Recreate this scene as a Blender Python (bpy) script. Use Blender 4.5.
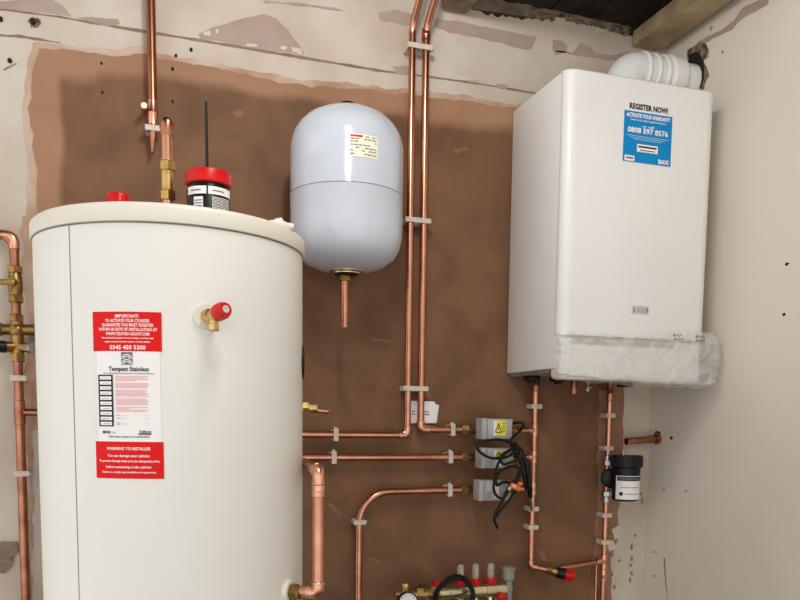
import bpy, bmesh, math, random
from mathutils import Vector, Matrix, noise
from mathutils.geometry import tessellate_polygon
for o in list(bpy.data.objects): bpy.data.objects.remove(o)
SC = bpy.context.scene
COL = SC.collection
PI = math.pi

# ---------------------------------------------------------------- camera, light, exposure
cam = bpy.data.objects.new('camera', bpy.data.cameras.new('camera'))
COL.objects.link(cam)
cam.data.sensor_width = 36.0
cam.data.lens = 781.42 / 800 * 36.0
cam.data.shift_y = (492.54 - 300) / 800
cam.data.clip_start = 0.02
_r = ((0.9499, -0.3124, 0.0119), (-0.0184, -0.0937, -0.9954), (0.3121, 0.9453, -0.0947))
M = Matrix.Identity(4)
for i in range(3):
    M[i][0] = _r[0][i]; M[i][1] = -_r[1][i]; M[i][2] = -_r[2][i]
M[2][3] = 1.30
cam.matrix_world = M
SC.camera = cam

w = bpy.data.worlds.new('room_air'); SC.world = w; w.use_nodes = True
w.node_tree.nodes['Background'].inputs[0].default_value = (1.0, 0.99, 0.985, 1)
w.node_tree.nodes['Background'].inputs[1].default_value = 1.18

for k in range(4):
    ld = bpy.data.lights.new('ceiling_lamp', 'POINT'); ld.shadow_soft_size = 0.05
    ld.energy = 6.3; ld.color = (1.0, 0.985, 0.96)
    lo = bpy.data.objects.new('ceiling_lamp', ld); COL.objects.link(lo)
    lo.location = (0.31 - 0.02 * k, 1.10 - 0.17 * k, 2.36)

SC.view_settings.view_transform = 'Standard'
SC.view_settings.look = 'None'
SC.view_settings.gamma = 1.0
SC.view_settings.use_curve_mapping = False
SC.view_settings.exposure = 0.08

# ---------------------------------------------------------------- materials
def lin(c):
    return tuple(((v / 255) / 12.92 if v / 255 <= 0.04045 else ((v / 255 + 0.055) / 1.055) ** 2.4) for v in c) + (1,)

def mat(name, rgb, rough=0.5, metal=0.0, rgb2=None, scale=20.0, bump=0.0, bscale=60.0, coat=0.0, detail=6.0, spec=0.5):
    m = bpy.data.materials.new(name); m.use_nodes = True
    nt = m.node_tree; b = nt.nodes['Principled BSDF']
    b.inputs['Roughness'].default_value = rough
    b.inputs['Metallic'].default_value = metal
    b.inputs['Coat Weight'].default_value = coat
    b.inputs['Specular IOR Level'].default_value = spec
    tc = nt.nodes.new('ShaderNodeTexCoord')
    n = nt.nodes.new('ShaderNodeTexNoise'); n.inputs['Scale'].default_value = scale; n.inputs['Detail'].default_value = detail
    nt.links.new(tc.outputs['Object'], n.inputs['Vector'])
    mx = nt.nodes.new('ShaderNodeMix'); mx.data_type = 'RGBA'
    c1 = lin(rgb); c2 = lin(rgb2) if rgb2 else tuple(v * 0.93 for v in c1[:3]) + (1,)
    mx.inputs['A'].default_value = c1; mx.inputs['B'].default_value = c2
    rp = nt.nodes.new('ShaderNodeMapRange'); rp.inputs['From Min'].default_value = 0.35; rp.inputs['From Max'].default_value = 0.65
    nt.links.new(n.outputs['Fac'], rp.inputs['Value']); nt.links.new(rp.outputs['Result'], mx.inputs['Factor'])
    nt.links.new(mx.outputs['Result'], b.inputs['Base Color'])
    if bump:
        n2 = nt.nodes.new('ShaderNodeTexNoise'); n2.inputs['Scale'].default_value = bscale; n2.inputs['Detail'].default_value = 8
        nt.links.new(tc.outputs['Object'], n2.inputs['Vector'])
        bp = nt.nodes.new('ShaderNodeBump'); bp.inputs['Strength'].default_value = bump; bp.inputs['Distance'].default_value = 0.004
        nt.links.new(n2.outputs['Fac'], bp.inputs['Height']); nt.links.new(bp.outputs['Normal'], b.inputs['Normal'])
    return m

def brown_plaster_mat():
    m = mat('brown_plaster', (170, 128, 98), 0.72, 0, (155, 113, 84), 5.0, 0.25, 18.0, detail=8)
    nt = m.node_tree; b = nt.nodes['Principled BSDF']
    mx = [n for n in nt.nodes if n.type == 'MIX'][0]
    tc = [n for n in nt.nodes if n.type == 'TEX_COORD'][0]
    sep = nt.nodes.new('ShaderNodeSeparateXYZ')
    dn = nt.nodes.new('ShaderNodeTexNoise'); dn.inputs['Scale'].default_value = 3.5; dn.inputs['Detail'].default_value = 5
    nt.links.new(tc.outputs['Object'], dn.inputs['Vector'])
    ad = nt.nodes.new('ShaderNodeVectorMath'); ad.operation = 'MULTIPLY_ADD'
    ad.inputs[1].default_value = (0.10, 0.10, 0.14)
    nt.links.new(dn.outputs['Color'], ad.inputs[0]); nt.links.new(tc.outputs['Object'], ad.inputs[2])
    nt.links.new(ad.outputs['Vector'], sep.inputs['Vector'])
    def mr(sock, a, c):
        r = nt.nodes.new('ShaderNodeMapRange'); r.interpolation_type = 'SMOOTHSTEP'
        r.inputs['From Min'].default_value = a; r.inputs['From Max'].default_value = c
        nt.links.new(sock, r.inputs['Value']); return r.outputs['Result']
    def mul(a, c, op='MULTIPLY'):
        k = nt.nodes.new('ShaderNodeMath'); k.operation = op; nt.links.new(a, k.inputs[0]); nt.links.new(c, k.inputs[1]); return k.outputs[0]
    # damp, darker skim of plaster: left panel, and everything lower down the wall
    left = mul(mr(sep.outputs['X'], -0.128, -0.108), mr(sep.outputs['Z'], 2.172, 2.135))
    low = mul(mr(sep.outputs['Z'], 2.16, 2.02), mr(sep.outputs['X'], -0.12, 0.0))
    right_edge = mr(sep.outputs['X'], 1.375, 1.35)
    msk = mul(left, low, 'MAXIMUM')
    msk = mul(msk, right_edge)
    m2 = nt.nodes.new('ShaderNodeMix'); m2.data_type = 'RGBA'
    nt.links.new(msk, m2.inputs['Factor']); nt.links.new(mx.outputs['Result'], m2.inputs['A'])
    m3 = nt.nodes.new('ShaderNodeMix'); m3.data_type = 'RGBA'
    m3.inputs['A'].default_value = lin((126, 88, 58)); m3.inputs['B'].default_value = lin((108, 73, 46))
    n3 = nt.nodes.new('ShaderNodeTexNoise'); n3.inputs['Scale'].default_value = 7; n3.inputs['Detail'].default_value = 9; n3.inputs['Distortion'].default_value = 0.6
    nt.links.new(tc.outputs['Object'], n3.inputs['Vector'])
    nt.links.new(mr(n3.outputs['Fac'], 0.35, 0.68), m3.inputs['Factor'])
    nt.links.new(m3.outputs['Result'], m2.inputs['B'])
    nt.links.new(m2.outputs['Result'], b.inputs['Base Color'])
    return m

def film_mat():
    m = mat('clear_film', (244, 243, 240), 0.10, 0, (240, 239, 236), 9.0, 0.6, 45.0)
    nt = m.node_tree; b = nt.nodes['Principled BSDF']; out = nt.nodes['Material Output']
    tr = nt.nodes.new('ShaderNodeBsdfTransparent'); ms = nt.nodes.new('ShaderNodeMixShader')
    tl = nt.nodes.new('ShaderNodeBsdfTranslucent'); tl.inputs['Color'].default_value = lin((225, 220, 212))
    ms2 = nt.nodes.new('ShaderNodeMixShader'); ms2.inputs[0].default_value = 0.3
    nt.links.new(b.outputs[0], ms2.inputs[1]); nt.links.new(tl.outputs[0], ms2.inputs[2])
    tc = nt.nodes.new('ShaderNodeTexCoord'); n = nt.nodes.new('ShaderNodeTexNoise'); n.inputs['Scale'].default_value = 6; n.inputs['Detail'].default_value = 2; n.inputs['Distortion'].default_value = 1.6
    nt.links.new(tc.outputs['Object'], n.inputs['Vector'])
    sb = nt.nodes.new('ShaderNodeMath'); sb.operation = 'SUBTRACT'; sb.inputs[1].default_value = 0.5; nt.links.new(n.outputs['Fac'], sb.inputs[0])
    ab = nt.nodes.new('ShaderNodeMath'); ab.operation = 'ABSOLUTE'; nt.links.new(sb.outputs[0], ab.inputs[0])
    r = nt.nodes.new('ShaderNodeMapRange'); r.inputs['From Min'].default_value = 0.0; r.inputs['From Max'].default_value = 0.05
    r.inputs['To Min'].default_value = 0.62; r.inputs['To Max'].default_value = 0.42
    nt.links.new(ab.outputs[0], r.inputs['Value']); nt.links.new(r.outputs['Result'], ms.inputs[0])
    bp = [q for q in nt.nodes if q.type == 'BUMP'][0]; bp.inputs['Strength'].default_value = 0.8; bp.inputs['Distance'].default_value = 0.006
    nt.links.new(r.outputs['Result'], bp.inputs['Height'])
    nt.links.new(tr.outputs[0], ms.inputs[1]); nt.links.new(ms2.outputs[0], ms.inputs[2])
    nt.links.new(ms.outputs[0], out.inputs['Surface'])
    return m

def clear_mat():
    m = mat('clear_plastic', (225, 225, 215), 0.08)
    b = m.node_tree.nodes['Principled BSDF']; b.inputs['Alpha'].default_value = 0.3
    return m

T = dict(
    wall=mat('old_cream_paint', (208, 198, 183), 0.75, 0, (194, 176, 158), 6.0, 0.2, 9.0),
    wall_r=mat('cream_wall_paint', (228, 219, 205), 0.62, 0, (223, 213, 199), 2.2, 0.1, 7.0),
    brown=brown_plaster_mat(),
    tan=mat('tan_plaster_edge', (202, 178, 158), 0.8, 0, (176, 136, 110), 11.0, 0.3, 30),
    strip_p=mat('dry_plaster_strip', (158, 122, 97), 0.8, 0, (142, 104, 80), 14.0, 0.3, 30),
    smear=mat('dry_plaster_smear', (140, 102, 72), 0.8, 0, (130, 93, 64), 30),
    pink=mat('bare_pink_plaster', (178, 158, 145), 0.85, 0, (166, 145, 131), 9.0, 0.3, 40),
    flake=mat('flaked_paint', (214, 202, 184), 0.7, 0, (203, 190, 172), 14.0, 0.3, 40),
    shade_plaster=mat('shadow_line_plaster', (150, 128, 108), 0.9, 0, (128, 106, 88), 30),  # painted shadow-line tone, also the colour of the broken plaster
    hole=mat('dark_hole', (22, 16, 13), 0.95, 0, (38, 28, 22), 80),
    grime=mat('grey_scuff', (152, 140, 125), 0.85, 0, (120, 108, 96), 60),
    rubble=mat('broken_masonry', (150, 130, 112), 0.95, 0, (70, 56, 46), 55, 1.0, 70),
    void=mat('dark_void_boards', (48, 41, 35), 1.0, 0, (30, 25, 21), 12, 0.4, 30, spec=0.05),  # near-black colour stands in for the unlit void above the wall
    floor=mat('grey_concrete', (120, 114, 106), 0.85, 0, (98, 92, 86), 6, 0.3, 25),
    wood=mat('sawn_pine', (184, 164, 130), 0.75, 0, (158, 136, 102), 16, 0.25, 60),
    wood_old=mat('old_timber', (150, 132, 108), 0.85, 0, (112, 96, 78), 24, 0.5, 60),
    copper=mat('copper', (216, 156, 128), 0.27, 1.0, (192, 132, 104), 14),
    copper_d=mat('tarnished_copper', (192, 132, 104), 0.32, 1.0, (156, 100, 76), 16),
    solder=mat('soldered_copper', (234, 178, 150), 0.30, 1.0, (214, 152, 124), 40),
    brass=mat('brass', (216, 186, 122), 0.3, 1.0, (176, 140, 76), 30),
    brass_d=mat('dull_brass', (172, 138, 84), 0.38, 1.0, (132, 102, 58), 40),
    chrome=mat('nickel_plate', (226, 212, 172), 0.2, 1.0, (196, 184, 156), 30),
    white=mat('white_enamel', (238, 236, 231), 0.38, 0, (234, 231, 226), 3, coat=0.2),
    cyl=mat('white_cylinder_jacket', (229, 226, 217), 0.42, 0, (225, 221, 212), 2),
    lid=mat('ivory_lid', (226, 220, 204), 0.42, 0, (221, 214, 197), 5),
    seam=mat('seam_grey', (120, 114, 104), 0.8),  # even grey of the jacket seam and the joint under the lid
    vessel=mat('pale_blue_grey_enamel', (203, 208, 217), 0.16, 0, (199, 204, 214), 3, coat=0.3),
    pvc=mat('white_flue_plastic', (236, 234, 230), 0.3, 0, (230, 228, 224), 6),
    clipw=mat('translucent_white_clip', (214, 200, 184), 0.5, 0, (200, 184, 168), 40),
    red=mat('red_plastic', (206, 20, 20), 0.35, 0, (194, 18, 18), 30, spec=0.3),
    red_l=mat('red_label', (222, 20, 18), 0.6, 0, (214, 20, 18), 10, spec=0.2),
    paper=mat('white_label', (240, 236, 232), 0.55, 0, (236, 231, 228), 10),
    cream_l=mat('cream_label', (240, 234, 208), 0.55, 0, (236, 229, 202), 20),
    blue_l=mat('blue_label', (0, 138, 202), 0.5, 0, (0, 132, 196), 10, spec=0.2),
    ink=mat('black_ink', (26, 26, 28), 0.6),
    grey_ink=mat('grey_ink', (110, 108, 108), 0.6),
    pink_ink=mat('pink_ink', (236, 158, 160), 0.6),
    white_ink=mat('white_ink', (250, 240, 236), 0.55),
    black=mat('black_plastic', (13, 13, 14), 0.4, 0, (18, 18, 19), 40, spec=0.3),
    cable=mat('black_cable', (11, 11, 12), 0.45, 0, (16, 16, 16), 60, spec=0.3),
    grey=mat('grey_plastic_cover', (176, 174, 170), 0.42, 0, (166, 164, 160), 30),
    steel=mat('steel', (190, 190, 190), 0.3, 1.0, (160, 160, 160), 40),
    yellow=mat('yellow_label', (232, 220, 48), 0.5, 0, (226, 212, 40), 30),
    orange=mat('orange_connector', (236, 120, 36), 0.4, 0, (224, 108, 30), 60),
    vent=mat('grey_green_plastic', (150, 152, 138), 0.5, 0, (134, 138, 124), 60),
    badge=mat('grey_badge', (206, 203, 197), 0.4),
    badge_d=mat('badge_letters', (150, 147, 142), 0.4),
    strip=mat('olive_grey_fascia', (168, 164, 140), 0.4, 0, (160, 156, 132), 20),
    film=film_mat(), clear=clear_mat(),
)

# ---------------------------------------------------------------- mesh helpers
def finish(name, bm, m, parent=None, sharp=38):
    bmesh.ops.recalc_face_normals(bm, faces=bm.faces[:])
    for f in bm.faces: f.smooth = True
    lim = math.radians(sharp)
    for e in bm.edges:
        if len(e.link_faces) == 2 and e.calc_face_angle(0) > lim: e.smooth = False
    me = bpy.data.meshes.new(name); bm.to_mesh(me); bm.free()
    o = bpy.data.objects.new(name, me); COL.objects.link(o)
    for mm in (m if isinstance(m, (list, tuple)) else [m]): me.materials.append(mm)
    if parent:
        o.parent = parent; o.matrix_parent_inverse = Matrix.Identity(4)
        off = world_loc(parent)
        for v in me.vertices: v.co -= off
    return o

def world_loc(o):
    p = Vector((0, 0, 0))
    while o: p += o.location; o = o.parent
    return p

def thing(name, label, cat, loc, group=None):
    o = bpy.data.objects.new(name, None); COL.objects.link(o)
    o.location = loc; o.empty_display_size = 0.02
    o['label'] = label; o['category'] = cat
    if group: o['group'] = group
    return o

def tag(o, label, cat, group=None):
    o['label'] = label; o['category'] = cat
    if group: o['group'] = group
    return o

def struct(name, bm, m, sharp=38):
    o = finish(name, bm, m, None, sharp); o['kind'] = 'structure'; return o

def NB(): return bmesh.new()

def box(bm, x0, x1, y0, y1, z0, z1, bev=0.0, seg=2):
    r = bmesh.ops.create_cube(bm, size=1)
    vs = r['verts']
    for v in vs:
        v.co = Vector(((x0 + x1) / 2 + v.co.x * (x1 - x0), (y0 + y1) / 2 + v.co.y * (y1 - y0), (z0 + z1) / 2 + v.co.z * (z1 - z0)))
    if bev:
        es = list({e for v in vs for e in v.link_edges})
        bmesh.ops.bevel(bm, geom=es, offset=bev, segments=seg, affect='EDGES', profile=0.5)
    return bm

def frame(d):
    d = Vector(d).normalized()
    a = Vector((0, 0, 1)) if abs(d.z) < 0.9 else Vector((1, 0, 0))
    u = d.cross(a).normalized(); v = d.cross(u).normalized()
    return u, v

def lathe(bm, prof, origin, axis=(0, 0, 1), n=32):
    """prof: list of (radius, height along axis); closed with caps"""
    o = Vector(origin); d = Vector(axis).normalized(); u, v = frame(d)
    rings = []
    for r, h in prof:
        if r < 1e-6: rings.append([bm.verts.new(o + d * h)])
        else: rings.append([bm.verts.new(o + d * h + u * (r * math.cos(2 * PI * i / n)) + v * (r * math.sin(2 * PI * i / n))) for i in range(n)])
    for a, b in zip(rings, rings[1:]):
        for i in range(n):
            j = (i + 1) % n
            if len(a) == 1 and len(b) == 1: continue
            if len(a) == 1: bm.faces.new((a[0], b[i], b[j]))
            elif len(b) == 1: bm.faces.new((a[i], a[j], b[0]))
            else: bm.faces.new((a[i], a[j], b[j], b[i]))
    for k in (0, -1):
        if len(rings[k]) > 1: bm.faces.new(rings[k])
    return bm

def cyl(bm, p, q, r, r2=None, n=24, ch=0.0):
    p = Vector(p); q = Vector(q); L = (q - p).length
    r2 = r if r2 is None else r2
    prof = [(r, 0), (r2, L)] if not ch else [(r - ch, 0), (r, ch), (r2, L - ch), (r2 - ch, L)]
    return lathe(bm, prof, p, q - p, n)

def hexa(bm, p, q, r): return cyl(bm, p, q, r, n=6, ch=min(0.0015, r * 0.12))

def fillet(pts, rad, seg=8):
    pts = [Vector(p) for p in pts]; out = [pts[0]]
    for i in range(1, len(pts) - 1):
        a, b, c = pts[i - 1], pts[i], pts[i + 1]
        r = rad[i] if isinstance(rad, dict) and i in rad else (rad if not isinstance(rad, dict) else 0.015)
        d1 = (a - b).normalized(); d2 = (c - b).normalized()
        ang = d1.angle(d2)
        if ang > PI - 0.02: out.append(b); continue
        t = min(r / math.tan(ang / 2), (a - b).length * 0.49, (c - b).length * 0.49)
        rr = t * math.tan(ang / 2)
        s = b + d1 * t; e = b + d2 * t
        cen = b + (d1 + d2).normalized() * (rr / math.sin(ang / 2))
        va = s - cen; vb = e - cen; th = va.angle(vb)
        for k in range(seg + 1):
            f = k / seg
            out.append(cen + (va * math.sin((1 - f) * th) + vb * math.sin(f * th)) / math.sin(th))
    out.append(pts[-1]); return out

def spline(pts, sub=8):
    pts = [Vector(p) for p in pts]; P = [pts[0] * 2 - pts[1]] + pts + [pts[-1] * 2 - pts[-2]]; out = []
    for i in range(1, len(P) - 2):
        a, b, c, d = P[i - 1], P[i], P[i + 1], P[i + 2]
        for k in range(sub):
            t = k / sub
            out.append(0.5 * ((2 * b) + (c - a) * t + (2 * a - 5 * b + 4 * c - d) * t * t + (3 * b - a - 3 * c + d) * t ** 3))
    out.append(pts[-1]); return out

def sweep(bm, pts, r, n=16, caps=True, closed=False):
    pts = [Vector(p) for p in pts]; rings = []; u = None; N = len(pts)
    for i, p in enumerate(pts):
        if closed: d = (pts[(i + 1) % N] - pts[i - 1]).normalized()
        else: d = (pts[min(i + 1, N - 1)] - pts[max(i - 1, 0)]).normalized()
        if u is None: u = frame(d)[0]
        u = (u - d * u.dot(d)).normalized(); v = d.cross(u)
        rr = r(i / (N - 1)) if callable(r) else r
        rings.append([bm.verts.new(p + u * (rr * math.cos(2 * PI * k / n)) + v * (rr * math.sin(2 * PI * k / n))) for k in range(n)])
    for a, b in (list(zip(rings, rings[1:])) + ([(rings[-1], rings[0])] if closed else [])):
        for k in range(n):
            j = (k + 1) % n; bm.faces.new((a[k], a[j], b[j], b[k]))
    if caps and not closed: bm.faces.new(rings[0]); bm.faces.new(rings[-1])
    return bm

def prism(bm, poly, fmap, t):
    """poly: 2D outline; fmap(a, b, depth) -> point; a slab of thickness t"""
    A = [bm.verts.new(fmap(a, b, 0)) for a, b in poly]; B = [bm.verts.new(fmap(a, b, t)) for a, b in poly]
    n = len(poly)
    for i, j, k in tessellate_polygon([[Vector((a, b, 0)) for a, b in poly]]):
        for S in (A, B):
            try: bm.faces.new((S[i], S[j], S[k]))
            except ValueError: pass
    for i in range(n): bm.faces.new((A[i], A[(i + 1) % n], B[(i + 1) % n], B[i]))
    return bm

def ragged(poly, step=0.012, amp=0.004, seed=0, freq=35):
    out = []; n = len(poly)
    for i in range(n):
        a = Vector(poly[i]); b = Vector(poly[(i + 1) % n]); L = (b - a).length
        k = max(1, int(L / step)); d = (b - a) / max(L, 1e-9); nn = Vector((-d.y, d.x))
        for j in range(k):
            p = a + (b - a) * (j / k)
            q = noise.noise(Vector((p.x * freq, p.y * freq, seed * 7.3))) + 0.5 * noise.noise(Vector((p.x * freq * 3, p.y * freq * 3, seed * 3.1)))
            p = p + nn * (q * amp)
            out.append((p.x, p.y))
    return out

def blob(cx, cy, rx, ry, seed, n=14, wob=0.3):
    rnd = random.Random(seed)
    return [(cx + rx * math.cos(2 * PI * i / n) * (1 + rnd.uniform(-wob, wob)), cy + ry * math.sin(2 * PI * i / n) * (1 + rnd.uniform(-wob, wob))) for i in range(n)]

BW = 2.0      # face of the back wall
RW = 1.45     # face of the right wall
def on_back(a, b, t): return Vector((a, BW + 0.001 - t, b))
def on_right(a, b, t): return Vector((RW + 0.001 - t, a, b))

# writing ------------------------------------------------------------------
def text_bm(bm, s, width=None, height=None, center=(0, 0), bold=0.0, align='CENTER', spacing=1.0):
    """adds flat lettering (u, v) as mesh; scaled to the given width or letter height"""
    cu = bpy.data.curves.new('lettering', 'FONT'); cu.body = s; cu.size = 1; cu.align_x = align; cu.offset = bold
    cu.space_character = spacing; cu.resolution_u = 2
    to = bpy.data.objects.new('lettering', cu)
    me = bpy.data.meshes.new_from_object(to)
    xs = [v.co.x for v in me.vertices]; ys = [v.co.y for v in me.vertices]
    W = max(xs) - min(xs); Hh = 0.70
    sx = sy = None
    if height: sy = height / Hh
    if width: sx = width / W
    sx = sx or sy; sy = sy or sx
    mid = (max(xs) + min(xs)) / 2 if align == 'CENTER' else min(xs)
    vm = [bm.verts.new(((v.co.x - mid) * sx + center[0], (v.co.y - Hh / 2) * sy + center[1], 0)) for v in me.vertices]
    for p in me.polygons:
        try: bm.faces.new([vm[i] for i in p.vertices])
        except ValueError: pass
    bpy.data.objects.remove(to); bpy.data.meshes.remove(me); bpy.data.curves.remove(cu)

def rect_bm(bm, u0, u1, v0, v1, n=1):
    for i in range(n):
        a = u0 + (u1 - u0) * i / n; b = u0 + (u1 - u0) * (i + 1) / n
        bm.faces.new([bm.verts.new((a, v0, 0)), bm.verts.new((b, v0, 0)), bm.verts.new((b, v1, 0)), bm.verts.new((a, v1, 0))])

def lay(bm, fmap):
    for v in bm.verts: v.co = fmap(v.co.x, v.co.y)
    return bm

# ---------------------------------------------------------------- the setting
def wall_back():
    top = [(-1.0, 2.62), (0.70, 2.62), (0.72, 2.50), (0.76, 2.375)]
    rnd = random.Random(3)
    keys = [(0.83, 2.372), (0.92, 2.366), (1.0, 2.372), (1.1, 2.384), (1.2, 2.386), (1.30, 2.38), (1.55, 2.38)]
    for (a, za), (b, zb) in zip(keys, keys[1:]):
        n = max(1, int((b - a) / .01))
        for k in range(n): top.append((a + (b - a) * k / n, za + (zb - za) * k / n + rnd.uniform(-.005, .005)))
    top.append((1.55, 2.38))
    bm = NB(); R4 = [[bm.verts.new((a, y, z)) for a, zt in top] for y, f in ((BW, 0), (BW, 1), (BW + .1, 1), (BW + .1, 0)) for z in [0]]
    for row_, f in zip(R4, (0, 1, 1, 0)):
        for v, (a, zt) in zip(row_, top): v.co.z = zt if f else 0.0
    for i in range(len(top) - 1):
        for p, q in ((0, 1), (1, 2), (2, 3), (3, 0)): bm.faces.new((R4[p][i], R4[p][i + 1], R4[q][i + 1], R4[q][i]))
    bm.faces.new([r[0] for r in R4]); bm.faces.new([r[-1] for r in R4])
    return struct('wall_back', bm, T['wall'])
wb = wall_back()
bm = NB(); box(bm, RW, RW + 0.1, -0.6, 1.999, 0, 2.372); wr = struct('wall_right', bm, T['wall_r'])
bm = NB(); box(bm, -1.0, 1.55, -0.6, 2.1, -0.1, 0.0); struct('floor', bm, T['floor'])
bm = NB()
for i in range(17):
    box(bm, -1.0 + i * 0.152, -1.0 + i * 0.152 + 0.148, -0.6, 2.6, 2.62, 2.64, 0.002, 1)
box(bm, -1.0, 1.58, 2.58, 2.62, 2.2, 2.62); box(bm, 1.56, 1.60, -0.6, 2.6, 2.375, 2.62)  # added dark boards close the void; side one stops stray background light
struct('ceiling', bm, T['void'])

def wpatch(name, poly, m, t, wall=wb, fm=on_back, step=0.012, amp=0.004, seed=0):
    bm = NB(); prism(bm, ragged(poly, step, amp, seed), fm, t)
    return finish(name, bm, T[m], wall)

# brown plaster skim and the ragged tan edge around it
wpatch('tan_plaster_edge', [(-0.2153, 2.1265), (-0.1597, 2.1308), (-0.1094, 2.1298), (-0.0752, 2.1372), (-0.0365, 2.1365), (0.0119, 2.1526), (0.0561, 2.1416), (0.1470, 2.1416), (0.2407, 2.1369), (0.3498, 2.1292), (0.4681, 2.1363), (0.5723, 2.1435), (0.6365, 2.1401), (0.6690, 2.1494), (0.7296, 2.1478), (0.8198, 2.1524), (0.8921, 2.1468), (0.9748, 2.1499), (1.0503, 2.1546), (1.0524, 2.0917), (0.3871, 1.9868), (-0.1557, 1.9666), (-0.1621, 1.5640), (-0.1831, 1.2628), (-0.2685, 1.2623), (-0.2405, 1.4918), (-0.2476, 1.6708), (-0.2339, 1.8482), (-0.2422, 1.9773), (-0.2314, 2.0645)], 'tan', 0.0022, seed=1, amp=0.006)
wpatch('brown_plaster', [(-0.2015, 2.1116), (-0.1559, 2.1185), (-0.0970, 2.1187), (-0.0367, 2.1233), (0.0226, 2.1343), (0.0672, 2.1298), (0.1469, 2.1279), (0.2406, 2.1231), (0.3498, 2.1151), (0.4681, 2.1219), (0.5724, 2.1313), (0.6367, 2.1253), (0.6692, 2.1346), (0.7299, 2.1328), (0.8201, 2.1372), (0.8924, 2.1340), (0.9753, 2.1344), (1.1129, 2.1309), (1.3052, 2.1334), (1.3508, 1.4198), (1.3532, 1.2138), (1.3530, 1.0644), (1.3477, 1.0285), (1.3266, 0.9567), (1.3450, 0.4493), (-0.2007, 0.6105), (-0.2047, 1.2627), (-0.2142, 1.6733), (-0.2174, 1.8500), (-0.2259, 1.9794), (-0.2194, 2.0576)], 'brown', 0.004, seed=2, amp=0.006)
wpatch('bare_plaster_strip', [(1.2641, 1.3886), (1.3350, 1.3902), (1.3479, 0.9438), (1.2761, 0.7650), (1.2623, 0.7659), (1.2740, 1.0661)], 'strip_p', 0.0048, seed=61, amp=0.006)
for sd, P in enumerate([
    [(-0.2912, 2.1984), (-0.2552, 2.2066), (-0.2186, 2.2212), (-0.1818, 2.2274), (-0.1533, 2.2131), (-0.1330, 2.1951), (-0.1992, 2.1906), (-0.2598, 2.1891), (-0.2917, 2.1859)],
    [(-0.1246, 2.1943), (-0.0780, 2.1997), (-0.0350, 2.2045), (-0.0309, 2.1943), (-0.0613, 2.1851), (-0.0910, 2.1890)],
    [(0.1431, 2.1975), (0.1710, 2.2154), (0.2179, 2.2388), (0.2654, 2.2579), (0.3039, 2.2687), (0.3281, 2.2658), (0.3574, 2.2426), (0.3871, 2.2098), (0.3971, 2.1925), (0.3377, 2.1883), (0.2650, 2.1889), (0.1987, 2.1902), (0.1522, 2.1899)],
    [(0.2944, 2.2993), (0.3871, 2.3103), (0.4750, 2.3133), (0.4981, 2.3076), (0.4624, 2.3065), (0.3624, 2.3015), (0.3040, 2.2963)],
    [(0.5865, 2.3198), (0.6342, 2.3349), (0.6774, 2.3323), (0.6778, 2.3031), (0.6400, 2.3019), (0.5919, 2.3039)],
    [(0.7432, 2.3308), (0.7962, 2.3344), (0.8673, 2.3334), (0.9401, 2.3323), (1.0085, 2.3303), (1.0325, 2.3315), (1.0185, 2.2958), (0.9797, 2.2925), (0.9263, 2.2997), (0.8537, 2.3011), (0.7827, 2.3025), (0.7380, 2.3103)],
    [(1.0843, 2.3317), (1.1120, 2.3334), (1.1279, 2.3228), (1.1285, 2.3045), (1.0948, 2.2943), (1.0852, 2.3059)],
    [(1.1680, 2.3368), (1.2062, 2.3294), (1.2195, 2.3155), (1.2643, 2.3196), (1.3288, 2.3373), (1.3492, 2.3241), (1.2973, 2.3084), (1.2328, 2.3042), (1.1693, 2.3028), (1.0945, 2.3021), (1.0944, 2.3073), (1.1440, 2.3069)],
    [(0.6251, 2.1973), (0.6737, 2.2044), (0.6795, 2.1806), (0.6414, 2.1801)],
    [(0.9173, 2.1937), (0.9527, 2.1961), (0.9470, 2.1850), (0.9205, 2.1839)]]):
    wpatch('bare_plaster_scar', P, 'pink', 0.0016, seed=10 + sd, amp=0.003)
for sd, P in enumerate([[(0.1547, 2.2060), (0.1709, 2.2109), (0.1731, 2.1999), (0.1569, 2.1974)], [(0.1849, 2.2176), (0.1919, 2.2164), (0.1895, 2.2070), (0.1825, 2.2082)], [(0.2555, 2.1944), (0.2842, 2.1965), (0.2794, 2.1911), (0.2578, 2.1878)],
                        [(0.3401, 2.2027), (0.3549, 2.2026), (0.3500, 2.1948), (0.3377, 2.1953)], [(0.3648, 2.2041), (0.3871, 2.2028), (0.3921, 2.1894), (0.3672, 2.1904)], [(0.7932, 2.2017), (0.8417, 2.1985), (0.8707, 2.1924), (0.8019, 2.1878)],
                        [(1.0884, 2.3920), (1.1221, 2.3949), (1.1196, 2.3789), (1.0828, 2.3755)], [(1.2166, 2.3865), (1.2487, 2.3837), (1.2428, 2.3722), (1.2107, 2.3750)]]):
    wpatch('flaked_paint', P, 'flake', 0.0032, seed=40 + sd, amp=0.003, step=0.006)
for sd, P in enumerate([[(0.4559, 1.0731), (0.4693, 1.0781), (0.4965, 1.0508), (0.4939, 1.0402), (0.4748, 1.0541)], [(0.5662, 0.9298), (0.6000, 0.9201), (0.6029, 0.9090), (0.5747, 0.9185)], [(0.7941, 2.0092), (0.8340, 2.0215), (0.8400, 2.0145), (0.8029, 2.0000)],
                        [(0.5724, 1.5084), (0.6442, 1.5036), (0.6442, 1.4971), (0.5780, 1.5009)], [(1.0769, 0.9306), (1.1033, 0.9178), (1.1141, 0.8879), (1.0943, 0.8947)], [(0.2209, 2.0324), (0.2448, 2.0401), (0.2495, 2.0267), (0.2303, 2.0196)], [(0.7132, 1.4083), (0.7246, 1.4113), (0.7428, 1.3554), (0.7371, 1.3499)]]):
    wpatch('plaster_smear', P, 'smear', 0.0046, seed=90 + sd, amp=.003, step=.006)
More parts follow.
